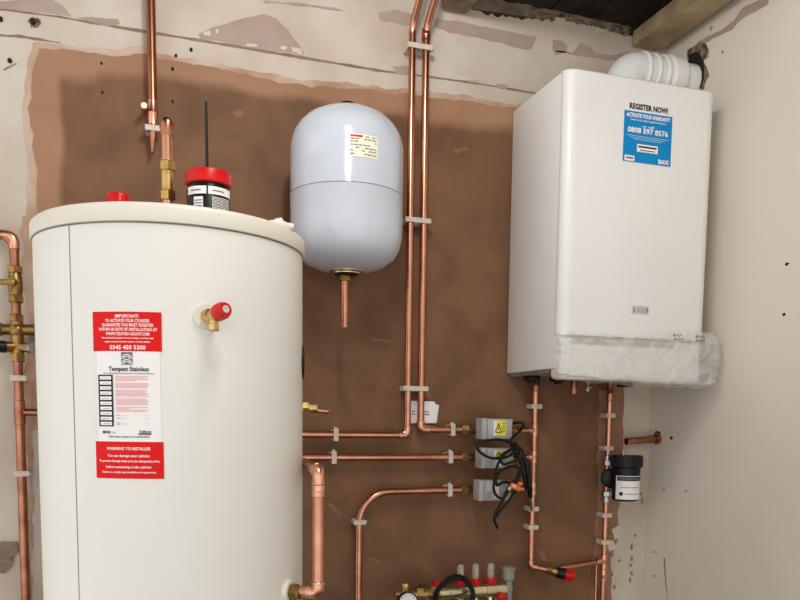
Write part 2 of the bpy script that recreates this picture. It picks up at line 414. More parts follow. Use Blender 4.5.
# shadow lines of the coving step, painted as thin darker strips
wpatch('step_shadow_line', [(-0.2916, 2.1880), (-0.1581, 2.1910), (-0.0310, 2.1899), (0.1476, 2.1891), (0.3623, 2.1873), (0.5931, 2.1842), (0.7290, 2.1876), (0.8707, 2.1898), (1.0371, 2.1879), (1.0372, 2.1832), (0.8708, 2.1848), (0.7291, 2.1826), (0.5932, 2.1781), (0.3623, 2.1803), (0.1475, 2.1824), (-0.0312, 2.1833), (-0.1582, 2.1867), (-0.2918, 2.1825)], 'shade_plaster', 0.0012, seed=30, amp=0.0018)
wpatch('step_shadow_line', [(-0.2934, 2.1334), (-0.2414, 2.1373), (-0.1596, 2.1351), (-0.1597, 2.1308), (-0.2415, 2.1309), (-0.2936, 2.1270)], 'shade_plaster', 0.0012, seed=31, amp=0.003)
for k, (q, rr) in enumerate([([(-0.0728, 2.1004)], .0032), ([(-0.0721, 2.0368)], .0032), ([(0.0922, 2.1425)], .0034), ([(0.0838, 2.1109)], .0042), ([(0.0827, 2.0374)], .0034),
                  ([(-0.2633, 2.0790)], .0050), ([(0.1266, 2.1611)], .0042), ([(-0.2785, 2.1640)], .0055)]):
    x, z = q[0]
    bm = NB(); prism(bm, blob(x, z, rr * .85, rr * 1.05, k + 1, 12, .2), on_back, 0.0052); finish('screw_hole', bm, T['hole'], wb)
x, z = [(-0.2121, 2.1674)][0]
bm = NB(); prism(bm, ragged(blob(x, z, .013, .012, 5), .004, .003, 3), on_back, 0.003); finish('broken_plug_hole', bm, T['rubble'], wb)
bm = NB(); prism(bm, blob(x - .002, z + .001, .0065, .007, 8), on_back, 0.0045); finish('broken_plug_hole', bm, T['hole'], wb)
wpatch('scratch', [(-0.2780, 2.0599), (-0.2513, 2.0765), (-0.2494, 2.0746), (-0.2761, 2.0559)], 'grime', 0.002, seed=3, amp=.001)
wpatch('broken_plaster', [(-0.3273, 0.9999), (-0.2851, 1.0007), (-0.2816, 0.9768), (-0.2904, 0.9677), (-0.2955, 0.9394), (-0.3128, 0.9284), (-0.3295, 0.9340)], 'shade_plaster', 0.006, seed=52, amp=.006)
for sd, P in enumerate([[(-0.3202, 0.9596), (-0.2904, 0.9677), (-0.2928, 0.9583), (-0.3206, 0.9478)]]): wpatch('broken_plaster_gap', P, 'rubble', 0.0068, seed=55, amp=.003)
wpatch('raw_plaster_stain', [(-0.2493, 1.7480), (-0.2286, 1.7499), (-0.2551, 0.8605), (-0.2659, 0.8612), (-0.2551, 1.1459), (-0.2572, 1.3545), (-0.2412, 1.4691), (-0.2531, 1.6259)], 'tan', 0.003, seed=56, amp=.008)
# marks on the pale strip to the right of the plaster and broken edge
rnd = random.Random(4)
for k, (px, z) in enumerate([(1.327, 1.02), (1.322, .96), (1.327, .93), (1.331, .90), (1.322, .87), (1.335, .84), (1.328, .815), (1.40, .92), (1.402, .885), (1.398, .865), (1.404, .84), (1.40, .82), (1.36, .88), (1.345, .80), (1.41, .955), (1.425, 1.08), (1.43, 1.06)]):
    P = blob(px, z, rnd.uniform(.003, .006), rnd.uniform(.004, .009), k + 20, 9, .4)
    bm = NB(); prism(bm, P, on_back, 0.002); finish('paint_scuff', bm, T['grime'], wb)
for sd, P in enumerate([[(1.3258, 0.9749), (1.3562, 0.9920), (1.3646, 0.9614), (1.3375, 0.9442)], [(1.3105, 0.9301), (1.3306, 0.9445), (1.3455, 0.9196), (1.3217, 0.9085)]]):
    wpatch('flaked_paint', P, 'flake', 0.005, seed=70 + sd, amp=.006, step=.005)
# right wall: scars, hole round the flue, dots
def rp(name, P, m, t, sd, amp=.004): return wpatch(name, P, m, t, wr, on_right, 0.01, amp, sd)
rp('bare_plaster_scar', [(1.8633, 2.3241), (1.8196, 2.3205), (1.7699, 2.3136), (1.7268, 2.3187), (1.7032, 2.3319), (1.6520, 2.3267), (1.6062, 2.3187), (1.6114, 2.3029), (1.6636, 2.3041), (1.6874, 2.3056), (1.7118, 2.3071), (1.7323, 2.2969), (1.7691, 2.3034), (1.8071, 2.3075), (1.8540, 2.3072)], 'pink', 0.002, 80)
rp('bare_plaster_scar', [(1.8175, 2.3448), (1.8056, 2.3394), (1.8086, 2.3282), (1.8165, 2.3317)], 'pink', 0.002, 81, .002)
rp('wall_crack', [(1.9040, 2.3205), (1.8792, 2.3205), (1.8550, 2.3205), (1.8301, 2.3047), (1.8170, 2.2839), (1.8195, 2.2646), (1.8352, 2.2660), (1.8260, 2.2469), (1.8121, 2.2159), (1.8266, 2.2011), (1.8293, 2.1842), (1.8959, 2.2065)], 'rubble', 0.003, 82, .005)
rp('wall_crack', [(1.8988, 2.3052), (1.8781, 2.3044), (1.8529, 2.2913), (1.8397, 2.2730), (1.8319, 2.2467), (1.8278, 2.2169), (1.8381, 2.1952), (1.8878, 2.2087)], 'hole', 0.0045, 83, .004)
for k, q in enumerate([[(1.5053, 1.6723)], [(1.5056, 1.5554)], [(1.9004, 1.2524)], [(1.7639, 2.2566)], [(1.9241, 1.1011)], [(1.9606, 0.9096)], [(2.0201, 1.3844)], [(1.8265, 1.1057)], [(1.9533, 0.8381)]]):
    y, z = q[0]; rr = .0035 if k < 3 else .0028
    bm = NB(); prism(bm, blob(y, z, rr * 1.6, rr * (1.0 if k < 2 else 1.3), k + 3, 11, .2), on_right, 0.0018); finish('wall_hole', bm, T['hole' if k < 3 else 'grime'], wr)
rp('wall_crack', [(1.9124, 0.8999), (1.9055, 0.9011), (1.8932, 0.8232), (1.8833, 0.7807), (1.8975, 0.8193)], 'grime', 0.0015, 88, .001)
rp('wall_crack', [(1.9865, 1.2500), (1.9735, 1.2711), (1.9544, 1.2686), (1.9481, 1.2452), (1.9614, 1.2330), (1.9806, 1.2353)], 'rubble', 0.0022, 89, .003)

# ---------------------------------------------------------------- timbers
bm = NB(); box(bm, 1.332, 1.422, -0.2, 1.995, 2.35, 2.392, 0.002, 1)
tag(finish('timber_batten', bm, T['wood']), 'pale sawn timber batten running overhead along the right wall, above the white flue', 'timber')
bm = NB(); box(bm, 0.755, 0.826, -0.2, 1.994, 2.352, 2.53, 0.004, 1)
tag(finish('ceiling_joist', bm, T['wood_old']), 'old grey-brown ceiling joist overhead, just right of the twin copper risers', 'timber')
bm = NB(); prism(bm, ragged([(0.83, 2.374), (1.00, 2.38), (1.10, 2.392), (1.325, 2.388), (1.325, 2.408), (0.83, 2.412)], .012, .004, 9), lambda a, b, t: Vector((a, 2.004 + t, b)), 0.09)
tag(finish('wall_plate', bm, T['wood_old']), 'rough old wooden wall plate along the broken top edge of the wall', 'timber')
bm = NB(); rnd = random.Random(11)
for i in range(70):
    x = rnd.uniform(0.98, 1.32); s = rnd.uniform(.005, .013)
    r = bmesh.ops.create_icosphere(bm, subdivisions=1, radius=s)
    zz = rnd.uniform(-.008, .012); yy = rnd.uniform(-.012, .004)
    for v in r['verts']: v.co = Vector((x + v.co.x * 1.5, yy + 2.015 + v.co.y + rnd.uniform(-.004, .004), 2.389 + zz + v.co.z * .8))
o = finish('mortar_rubble', bm, T['rubble'], None, 10); tag(o, 'crumbs of broken mortar along the top edge of the wall above the boiler', 'rubble'); o['kind'] = 'stuff'

# ---------------------------------------------------------------- hot water cylinder
CX, CY, CR = 0.0613, 1.5432, 0.2375
def on_cyl(theta0, z0, off=0.0):
    """map (u along the surface, v up) onto the jacket round theta0 degrees"""
    def f(u, v):
        t = math.radians(theta0) + u / CR; r = CR + off
        return Vector((CX + r * math.sin(t), CY - r * math.cos(t), z0 + v))
    return f
def cpt(theta, z, r): t = math.radians(theta); return Vector((CX + r * math.sin(t), CY - r * math.cos(t), z))
cyl_t = thing('hot_water_cylinder', 'tall white hot water cylinder with red and white labels on its front', 'water cylinder', (CX, CY, 0))
bm = NB(); lathe(bm, [(0.21, 0.0), (0.21, 0.03), (CR - .004, 0.03), (CR, 0.034), (CR, 1.603)], (CX, CY, 0), n=128); finish('jacket', bm, T['cyl'], cyl_t)
LR = 0.2415
bm = NB(); lathe(bm, [(LR - .003, 1.5995), (LR - .0006, 1.6003), (LR, 1.602), (LR, 1.622), (LR - .001, 1.626), (LR - .005, 1.6295), (LR - .012, 1.631), (0.1, 1.634), (0, 1.634)], (CX, CY, 0), n=128); finish('lid', bm, T['lid'], cyl_t)
bm = NB(); lathe(bm, [(CR - .004, 1.5975), (CR + .0012, 1.5975), (CR + .0012, 1.5994), (CR - .004, 1.5994)], (CX, CY, 0), n=128); finish('lid_joint', bm, T['seam'], cyl_t)
bm = NB(); rect_bm(bm, -.0007, .0007, 0.05, 1.597); lay(bm, on_cyl(-44, 0, .0005)); finish('jacket_seam', bm, T['seam'], cyl_t)
bm = NB(); lathe(bm, [(0.021, 0), (0.021, 0.022), (0.019, 0.042), (0.016, 0.046), (0, 0.046)], (-0.0315, 1.47, 1.632), n=32)
for i in range(20):
    a = 2 * PI * i / 20; cyl(bm, (-0.0315 + .0205 * math.cos(a), 1.47 + .0205 * math.sin(a), 1.633), (-0.0315 + .019 * math.cos(a), 1.47 + .019 * math.sin(a), 1.672), .0015, n=6)
finish('red_cap', bm, T['red'], cyl_t)
# labels --------------------------------------------------------------
lab = bpy.data.objects.new('label', None); COL.objects.link(lab); lab.parent = cyl_t
TH = -20.1; WL = 0.1107
lb = []
bm = NB(); rect_bm(bm, -.051, .051, 1.2565, 1.4015, 10); lay(bm, on_cyl(TH, 0, .0006)); finish('white_panel', bm, T['paper'], lab)
for z0, z1 in ((1.4, 1.4612), (1.1985, 1.2575)):
    bm = NB(); rect_bm(bm, -WL/2, WL/2, z0, z1, 10); lay(bm, on_cyl(TH - .2, 0, .0009)); finish('red_panel', bm, T['red_l'], lab)
bm = NB()
for s, wd, z, h in [('IMPORTANT!', .037, 1.4545, .0048), ('TO ACTIVATE YOUR CYLINDER', .070, 1.4475, .0047), ('GUARANTEE YOU MUST REGISTER', .082, 1.4408, .0047),
                    ('WITHIN 30 DAYS OF INSTALLATION AT', .093, 1.4340, .0047), ('WWW.TELFORD-GROUP.COM', .069, 1.4270, .0047),
                    ('For technical support or to arrange a service visit', .082, 1.4208, .0027), ('please contact customer services on the number', .072, 1.4150, .0027), ('0345 450 5300', .057, 1.4060, .0064)]:
    text_bm(bm, s, wd, h, (0.002, z), .02)
lay(bm, on_cyl(TH - .2, 0, .0016)); finish('white_lettering', bm, T['white_ink'], lab)
bm = NB()
for s, wd, z, h in [('WARNING TO INSTALLER', .071, 1.2465, .0046), ('You can damage your cylinder.', .069, 1.2352, .0040), ('To prevent damage make sure you adequately prime', .098, 1.2268, .0036), ('before connecting to the cylinder.', .074, 1.2172, .0038), ('Failure to comply may invalidate your guarantee.', .088, 1.2090, .0030)]:
    text_bm(bm, s, wd, h, (0.0, z), .02)
lay(bm, on_cyl(TH - .2, 0, .0016)); finish('white_lettering', bm, T['white_ink'], lab)
bm = NB(); text_bm(bm, 'Tempest Stainless', .064, .0068, (0.002, 1.3725), .025)
text_bm(bm, 'The UK leading manufacturer of unvented cylinders', .082, .0022, (0.002, 1.3655), .01)
text_bm(bm, 'MOLE', .013, .0042, (-.036, 1.2725), .04)
text_bm(bm, 'Telford Copper Cylinders Ltd  Tel: 01952 257961', .066, .0028, (0, 1.2655), .02)
rect_bm(bm, .016, .036, 1.2690, 1.2712); text_bm(bm, 'Telford', .018, .0036, (.026, 1.2738), .03)
for a0, a1, b0, b1 in [(-.0485, -.0235, 1.2815, 1.3630)]: rect_bm(bm, a0, a1, b0, b1, 3)
lay(bm, on_cyl(TH, 0, .0013)); finish('black_lettering', bm, T['ink'], lab)
bm = NB()
for i in range(10): rect_bm(bm, -.0455, -.0262, 1.2835 + i * .0080, 1.2835 + i * .0080 + .0052, 2)
lay(bm, on_cyl(TH, 0, .0018)); finish('table_boxes', bm, T['white_ink'], lab)
bm = NB(); rnd = random.Random(2)
for i in range(10): rect_bm(bm, -.0405 + rnd.uniform(-.003, 0), -.031 + rnd.uniform(0, .003), 1.2855 + i * .008, 1.2862 + i * .008, 2)
lay(bm, on_cyl(TH, 0, .0022)); finish('table_print', bm, T['grey_ink'], lab)
bm = NB(); rect_bm(bm, -.009, .009, 1.3788, 1.3985); lay(bm, on_cyl(TH, 0, .0013)); finish('crest', bm, T['grey_ink'], lab)
bm = NB()
for z in (1.2990, 1.2942, 1.2870, 1.2845):
    rect_bm(bm, -.019, -.012, z, z + .0008); rect_bm(bm, -.011, .034, z - .0003, z - .0001)
text_bm(bm, 'cut', .007, .0036, (-.024, 1.2725), 0)
lay(bm, on_cyl(TH, 0, .0013)); finish('grey_printing', bm, T['grey_ink'], lab)
bm = NB()
for k, (r0, r1) in enumerate([(.0085, .0068), (.0052, .0036)]):
    for zc in (1.3800, 1.3880):
        pts = [(math.cos(PI * i / 10), math.sin(PI * i / 10)) for i in range(11)]
        for (c0, s0), (c1, s1) in zip(pts, pts[1:]):
            bm.faces.new([bm.verts.new((c0 * r0, zc + s0 * r0 * .9, 0)), bm.verts.new((c1 * r0, zc + s1 * r0 * .9, 0)), bm.verts.new((c1 * r1, zc + s1 * r1 * .9, 0)), bm.verts.new((c0 * r1, zc + s0 * r1 * .9, 0))])
lay(bm, on_cyl(TH, 0, .0018)); finish('crest_arches', bm, T['paper'], lab)
bm = NB(); rnd = random.Random(7)
for i in range(26):
    z = 1.3600 - i * .0022; u = -.019; end = .034 - (rnd.uniform(.02, .035) if rnd.random() < .3 else rnd.uniform(0, .005))
    if i in (4, 9, 15, 21): continue
    while u < end:
        l = rnd.uniform(.003, .008); rect_bm(bm, u, min(u + l, end), z, z + .0011); u += l + .0009
lay(bm, on_cyl(TH, 0, .0013)); finish('pink_printing', bm, T['pink_ink'], lab)
# relief valve --------------------------------------------------------
rv = bpy.data.objects.new('relief_valve', None); COL.objects.link(rv); rv.parent = cyl_t
th = 9.3; zc = 1.459
d = (cpt(th, 0, 1) - cpt(th, 0, 0)).normalized(); p0 = cpt(th, zc, CR)
bm = NB(); lathe(bm, [(.0205, -.002), (.0205, .003), (.0185, .0055), (.0, .0055)], p0, d, 32); finish('escutcheon', bm, T['lid'], rv)
d = (d + Vector((.30, 0, -.06))).normalized()
bm = NB(); cyl(bm, p0 + d * .004, p0 + d * .018, .0105, n=24); hexa(bm, p0 + d * .010, p0 + d * .02, .0125); cyl(bm, p0 + d * .018, p0 + d * .040, .0095, ch=.001)
dn = Vector((0, 0, -1)); q = p0 + d * .026
cyl(bm, q, q + dn * .018, .0075, n=20); hexa(bm, q + dn * .012, q + dn * .024, .0092)
finish('brass_body', bm, T['brass'], rv)
bm = NB(); dt = (d + Vector((.0, 0, .22))).normalized(); q2 = p0 + d * .036 + Vector((0, 0, .003))
lathe(bm, [(.0105, 0), (.0125, .003), (.0125, .022), (.0108, .027), (.006, .028), (.0055, .026), (0, .026)], q2, dt, 28)
for i in range(14):
    u, v = frame(dt); a = 2 * PI * i / 14; e = q2 + u * .0125 * math.cos(a) + v * .0125 * math.sin(a)
    cyl(bm, e + dt * .004, e + dt * .021, .0011, n=6)
finish('red_knob', bm, T['red'], rv)
bm = NB(); lathe(bm, [(.0058, .0262), (.0058, .0285), (.0035, .0285), (.003, .027), (0, .027)], q2, dt, 20); finish('knob_centre', bm, T['badge'], rv)
# side port low on the right, upper right port, black gland
th = 52; zc = .982; d = (cpt(th, 0, 1) - cpt(th, 0, 0)).normalized(); p0 = cpt(th, zc, CR)
bm = NB(); lathe(bm, [(.024, -.003), (.024, .003), (.021, .007), (.0, .007)], p0, d, 32); finish('port_escutcheon', bm, T['lid'], cyl_t)
bm = NB(); hexa(bm, p0 + d * .005, p0 + d * .019, .0165); cyl(bm, p0 + d * .017, p0 + d * .026, .0135); finish('port_nut', bm, T['brass_d'], cyl_t)
th = 100; zc = 1.318; d = Vector((1, 0, 0)); p0 = Vector((CX + CR - .004, CY + .02, zc))
bm = NB(); cyl(bm, p0, p0 + d * .012, .012); hexa(bm, p0 + d * .01, p0 + d * .024, .0125); cyl(bm, p0 + d * .022, p0 + d * .042, .0095, ch=.001); finish('outlet_nut', bm, T['brass'], cyl_t)
bm = NB(); cyl(bm, p0 + d * .036 + Vector((0, 0, -.004)), p0 + d * .066 + Vector((0, 0, -.006)), .0055, ch=.001); finish('outlet_stub', bm, T['copper'], cyl_t)
bm = NB(); th = 80; q = cpt(th, 1.405, CR - .003); dd = cpt(th, 0, 1) - cpt(th, 0, 0); lathe(bm, [(.034, 0), (.034, .003), (.031, .006), (.012, .007), (.010, .004), (0, .004)], q, dd, 32)
finish('immersion_cover', bm, T['black'], cyl_t)
bm = NB(); box(bm, CX + .155, CX + .185, CY - .15, CY - .125, 1.628, 1.640, .003); cyl(bm, (CX + .183, CY - .139, 1.634), (CX + .199, CY - .139, 1.633), .006, ch=.001); cyl(bm, (CX + .165, CY - .139, 1.638), (CX + .18, CY - .139, 1.642), .006, ch=.002)
finish('lid_fitting', bm, T['lid'], cyl_t)

# copper outlet standing on the cylinder
t = thing('copper_outlet_pipe', 'short capped copper pipe with a brass coupling rising from the middle of the cylinder lid', 'pipe', (0.0535, CY, 1.634))
x, y = 0.0535, CY
bm = NB(); cyl(bm, (x, y, 1.634), (x, y, 1.83), .0103); finish('pipe', bm, T['copper'], t)
bm = NB(); lathe(bm, [(.0112, 1.808), (.012, 1.81), (.012, 1.8255), (.0115, 1.832), (.009, 1.838), (.004, 1.8415), (0, 1.842)], (x, y, 0), n=28); finish('end_cap', bm, T['copper_d'], t)
bm = NB(); hexa(bm, (x, y, 1.745), (x, y, 1.763), .0145); cyl(bm, (x, y, 1.709), (x, y, 1.747), .0118); hexa(bm, (x, y, 1.693), (x, y, 1.711), .0145); cyl(bm, (x, y, 1.763), (x, y, 1.766), .012); finish('brass_coupling', bm, T['brass'], t)

# tub and rod on the lid
tx, ty, tz = 0.1225, 1.503, 1.634
t = thing('plastic_tub', 'black plastic tub with a red screw lid standing on top of the cylinder', 'tub', (tx, ty, tz))
bm = NB(); lathe(bm, [(.036, 0), (.0385, .003), (.0385, .07), (.036, .074), (.036, .088), (0, .088)], (tx, ty, tz), n=48); finish('tub_body', bm, T['black'], t)
bm = NB(); lathe(bm, [(.0385, .080), (.041, .082), (.0415, .1), (.040, .103), (.037, .104), (0, .104)], (tx, ty, tz), n=48)
finish('screw_lid', bm, T['red'], t)
def on_tub(u, v, off=.0008):
    a = u / .0385; return Vector((tx + (.0385 + off) * math.sin(a), ty - (.0385 + off) * math.cos(a), tz + v))
tl = bpy.data.objects.new('wrap_label', None); COL.objects.link(tl); tl.parent = t
bm = NB(); rect_bm(bm, -.046, -.0065, .058, .0715, 8); rect_bm(bm, -.0035, .046, .058, .0715, 8); rect_bm(bm, -.03, -.0125, .022, .053, 5); lay(bm, on_tub); finish('white_band', bm, T['paper'], tl)
bm = NB(); rnd = random.Random(5)
for i in range(15):
    z = .0525 - i * .0026; u = .003
    while u < .04:
        l = rnd.uniform(.002, .006); rect_bm(bm, u, min(u + l, .041), z, z + .0013); u += l + .0008
lay(bm, on_tub); finish('small_print', bm, T['paper'], tl)
bm = NB()
for z in (.026, .031, .036, .041, .046): rect_bm(bm, -.0285, -.014, z, z + .0014, 4)
lay(bm, lambda u, v: on_tub(u, v, .0014)); finish('barcode', bm, T['ink'], tl)
for u0, u1 in ((-.036, -.016), (.004, .026)):
    bm = NB(); rect_bm(bm, u0, u1, .0635, .0655, 4); lay(bm, lambda u, v: on_tub(u, v, .0014)); finish('grey_print', bm, T['grey_ink'], tl)
bm = NB(); cyl(bm, (.1265, 1.562, 1.634), (.1248, 1.562, 1.884), .0034, .0024, 12); cyl(bm, (.1265, 1.562, 1.634), (.1264, 1.562, 1.65), .007, .005, 16)
tag(finish('black_rod', bm, T['black']), 'thin straight black rod standing upright behind the red-lidded tub', 'rod')
bm = NB(); box(bm, .070, .080, 1.425, 1.434, 1.632, 1.645, .002); tag(finish('plastic_plug', bm, T['clipw']), 'tiny white plastic plug on the cylinder lid, left of the black tub', 'plug', 'plastic plugs on the cylinder lid')
bm = NB(); box(bm, .158, .166, 1.425, 1.433, 1.632, 1.641, .002); tag(finish('plastic_plug', bm, T['clipw']), 'tiny white plastic plug on the cylinder lid, right of the black tub', 'plug', 'plastic plugs on the cylinder lid')

# ---------------------------------------------------------------- expansion vessel
vx, vy, vr = 0.4645, 1.83, 0.1310
t = thing('expansion_vessel', 'pale blue-grey expansion vessel hung on the brown wall left of the twin risers', 'expansion vessel', (vx, vy, 1.64))
prof = [(0, 1.640), (.03, 1.6405), (.06, 1.645), (.09, 1.656), (.112, 1.672), (.124, 1.692), (.1295, 1.714), (vr, 1.737), (vr, 1.808), (vr + .0006, 1.809), (vr + .0006, 1.8125), (vr, 1.8135), (vr, 1.905), (.1295, 1.927), (.124, 1.948), (.113, 1.967), (.096, 1.984), (.070, 1.998), (.04, 2.006), (0, 2.008)]
bm = NB(); lathe(bm, prof, (vx, vy, 0), n=96); finish('shell', bm, T['vessel'], t, 60)
bm = NB(); lathe(bm, [(vr + .0004, 1.8098), (vr + .0011, 1.8098), (vr + .0011, 1.8112), (vr + .0004, 1.8112)], (vx, vy, 0), n=96); finish('seam', bm, T['grey_ink'], t)
bm = NB(); lathe(bm, [(.021, 2.004), (.021, 2.018), (.018, 2.022), (0, 2.022)], (vx, vy, 0), n=32); finish('valve_cap', bm, T['black'], t)
bm = NB(); lathe(bm, [(.041, 1.645), (.041, 1.641), (.036, 1.638), (.036, 1.636), (0, 1.636)], (vx, vy, 0), n=40); finish('flange', bm, T['chrome'], t)
bm = NB(); lathe(bm, [(.028, 1.6385), (.028, 1.634), (.014, 1.632), (0, 1.632)], (vx, vy, 0), n=32); finish('gasket', bm, T['black'], t)
bm = NB(); hexa(bm, (vx - .004, vy, 1.634), (vx - .004, vy, 1.620), .0135); finish('brass_nut', bm, T['brass_d'], t)
bm = NB(); lathe(bm, [(.0085, 0), (.0085, .112), (.0070, .112), (.0070, .06), (0, .06)], (vx - .0045, vy, 1.624), (0.004, 0, -1), 24); finish('tail_pipe', bm, T['copper'], t)
bm = NB(); box(bm, vx - .05, vx + .05, 1.955, 1.996, 1.80, 1.90, .003); finish('wall_bracket', bm, T['steel'], t)
lv = bpy.data.objects.new('rating_label', None); COL.objects.link(lv); lv.parent = t
th0 = math.radians(6)
def on_ves(u, v, off=.0007):
    a = th0 + u / vr; return Vector((vx + (vr + off) * math.sin(a), vy - (vr + off) * math.cos(a), v))
VU0, VU1 = (-0.0420, 0.0236)
bm = NB(); rect_bm(bm, VU0, VU1, 1.864, 1.911, 10); lay(bm, on_ves); finish('label_paper', bm, T['cream_l'], lv)
bm = NB(); rnd = random.Random(3)
for i, z in enumerate([1.9055, 1.9, 1.8945, 1.8875, 1.8815, 1.8755, 1.8685]):
    u = VU0 + .003
    while u < VU1 - .004:
        l = rnd.uniform(.004, .010)
        if (i > 0 or u > VU0 + .036) and rnd.random() < .75: rect_bm(bm, u, min(u + l, VU1 - .003), z, z + .0022)
        u += l + .0018
lay(bm, lambda u, v: on_ves(u, v, .0012)); finish('label_print', bm, T['grey_ink'], lv)
bm = NB(); rect_bm(bm, VU0 + .003, VU0 + .03, 1.9050, 1.9090, 3); lay(bm, lambda u, v: on_ves(u, v, .0012)); finish('red_heading', bm, T['red'], lv)

# ---------------------------------------------------------------- boiler
bx0, bx1, by0, by1, bz0, bz1 = 0.966, 1.392, 1.703, 1.993, 1.427, 2.127
t = thing('wall_boiler', 'large white wall-hung boiler with a blue sticker, in the corner beside the right wall', 'boiler', (1.176, 1.99, 1.427))
bm = NB(); box(bm, bx0, bx1, by0 + .024, by1, bz0, bz1, .003, 2); finish('casing', bm, T['white'], t)
# front door: flat panel with wide rounded vertical edges
pr = []
for k in range(9): a = PI / 2 * k / 8; pr.append((bx0 + .032 * (1 - math.sin(a)) if False else bx0 + .030 * (1 - math.cos(a)), by0 + .026 * (1 - math.sin(a))))
right = [(bx0 + bx1 - x, y) for x, y in reversed(pr)]
pr = [(bx0, by0 + .028)] + pr + right + [(bx1, by0 + .028)]
bm = NB()
rows = []
def row(z, inset):
    return [bm.verts.new((x, y + inset, z)) for x, y in pr]
zs = [(1.5065, .004), (1.508, .0012), (1.511, 0), (2.118, 0), (2.124, .0012), (2.1275, .006)]
rows = [row(z, i) for z, i in zs]
for a, b in zip(rows, rows[1:]):
    for i in range(len(pr) - 1): bm.faces.new((a[i], a[i + 1], b[i + 1], b[i]))
    bm.faces.new((a[-1], a[0], b[0], b[-1]))
bm.faces.new(rows[0]); bm.faces.new(rows[-1])
finish('front_panel', bm, T['white'], t, 30)
bm = NB(); box(bm, bx0 + .006, bx1 - .006, by0 + .007, by0 + .06, 1.40, 1.505, .012, 3); fas = finish('control_fascia', bm, T['white'], t)
bm = NB(); box(bm, 1.002, 1.30, by0 + .0045, by0 + .009, 1.487, 1.503, .001, 1); finish('fascia_strip', bm, T['strip'], fas)
sk = bpy.data.objects.new('blue_sticker', None); COL.objects.link(sk); sk.parent = t
fy = by0 - .0006
def on_front(off): return lambda u, v: Vector((u, by0 - off, v))
SX0, SX1, SZ0, SZ1 = 1.1205, 1.2605, 1.9285, 2.0725; sc = (SX0 + SX1) / 2
bm = NB(); rect_bm(bm, SX0, SX1, SZ0, SZ1); lay(bm, on_front(.0006)); finish('white_backing', bm, T['paper'], sk)
bm = NB(); rect_bm(bm, SX0 + .001, SX1 - .001, SZ0 + .001, SZ1 - .024); lay(bm, on_front(.0010)); finish('blue_panel', bm, T['blue_l'], sk)
bm = NB(); text_bm(bm, 'REGISTER NOW!', .110, .0125, (sc, 2.0605), .045)
lay(bm, on_front(.0012)); finish('black_lettering', bm, T['ink'], sk)
bm = NB(); text_bm(bm, 'ACTIVATE YOUR WARRANTY', .126, .0088, (sc, 2.0395), .04); text_bm(bm, 'baxi.co.uk/registration', .10, .0045, (sc, 2.0295), .01)
text_bm(bm, 'or call', .034, .0048, (sc, 2.0165), .02); text_bm(bm, '0808 597 8576', .116, .0120, (sc, 2.0055), .03)
for i, wv in enumerate((.12, .10, .08)): rect_bm(bm, sc - wv / 2, sc + wv / 2, 1.9915 - i * .004, 1.9922 - i * .004)
rect_bm(bm, sc - .030, sc + .030, 1.9555, 1.9735)
rect_bm(bm, SX0 + .006, SX0 + .034, 1.9315, 1.9445); text_bm(bm, 'BAXI', .030, .0100, (SX1 - .022, 1.9385), .04)
lay(bm, on_front(.0014)); finish('white_lettering', bm, T['white_ink'], sk)
bm = NB(); rect_bm(bm, sc - .026, sc + .026, 1.9655, 1.9695); rect_bm(bm, sc - .022, sc + .022, 1.9585, 1.9605)
lay(bm, on_front(.0018)); finish('grey_print', bm, T['ink'], sk)
bm = NB(); rect_bm(bm, SX0 + .010, SX0 + .030, 1.9365, 1.9405); lay(bm, on_front(.0018)); finish('small_emblem', bm, T['grey_ink'], sk)
bd = bpy.data.objects.new('maker_badge', None); COL.objects.link(bd); bd.parent = t
for i in range(4):
    bm = NB(); box(bm, 1.1645 + i * .0124, 1.1645 + i * .0124 + .0116, by0 - .002, by0 + .002, 1.5665, 1.5865, .001, 1); finish('badge_tile', bm, T['badge'], bd)
bm = NB()
for i, c in enumerate('BAXI'): text_bm(bm, c, .0066, .011, (1.1703 + i * .0124, 1.5765), .03)
lay(bm, on_front(.0025)); finish('badge_letters', bm, T['badge_d'], bd)
# underside
bm = NB(); box(bm, bx0 + .008, bx1 - .008, by0 + .07, by1 - .004, 1.418, 1.4285); finish('underside_tray', bm, T['grime'], t)
bm = NB()
for X in (1.005, 1.085):
    bm = NB(); box(bm, X - .018, X + .018, 1.90, 1.935, 1.405, 1.42, .003); cyl(bm, (X, 1.918, 1.406), (X, 1.918, 1.398), .011, ch=.002)
    finish('black_connector', bm, T['black'], t)
bm = NB(); box(bm, 1.214, 1.246, 1.80, 1.83, 1.390, 1.42, .002); finish('black_connector', bm, T['black'], t)
bm = NB(); cyl(bm, (1.143, 1.93, 1.42), (1.143, 1.93, 1.374), .0088); cyl(bm, (1.143, 1.93, 1.394), (1.143, 1.93, 1.372), .0100, ch=.001); finish('drain_stub', bm, T['copper_d'], t)
bm = NB(); cyl(bm, (1.168, 1.90, 1.42), (1.168, 1.90, 1.388), .0045); cyl(bm, (1.161, 1.896, 1.395), (1.176, 1.896, 1.390), .0038); cyl(bm, (1.168, 1.90, 1.389), (1.168, 1.90, 1.379), .006, ch=.001); finish('filling_valve', bm, T['steel'], t)

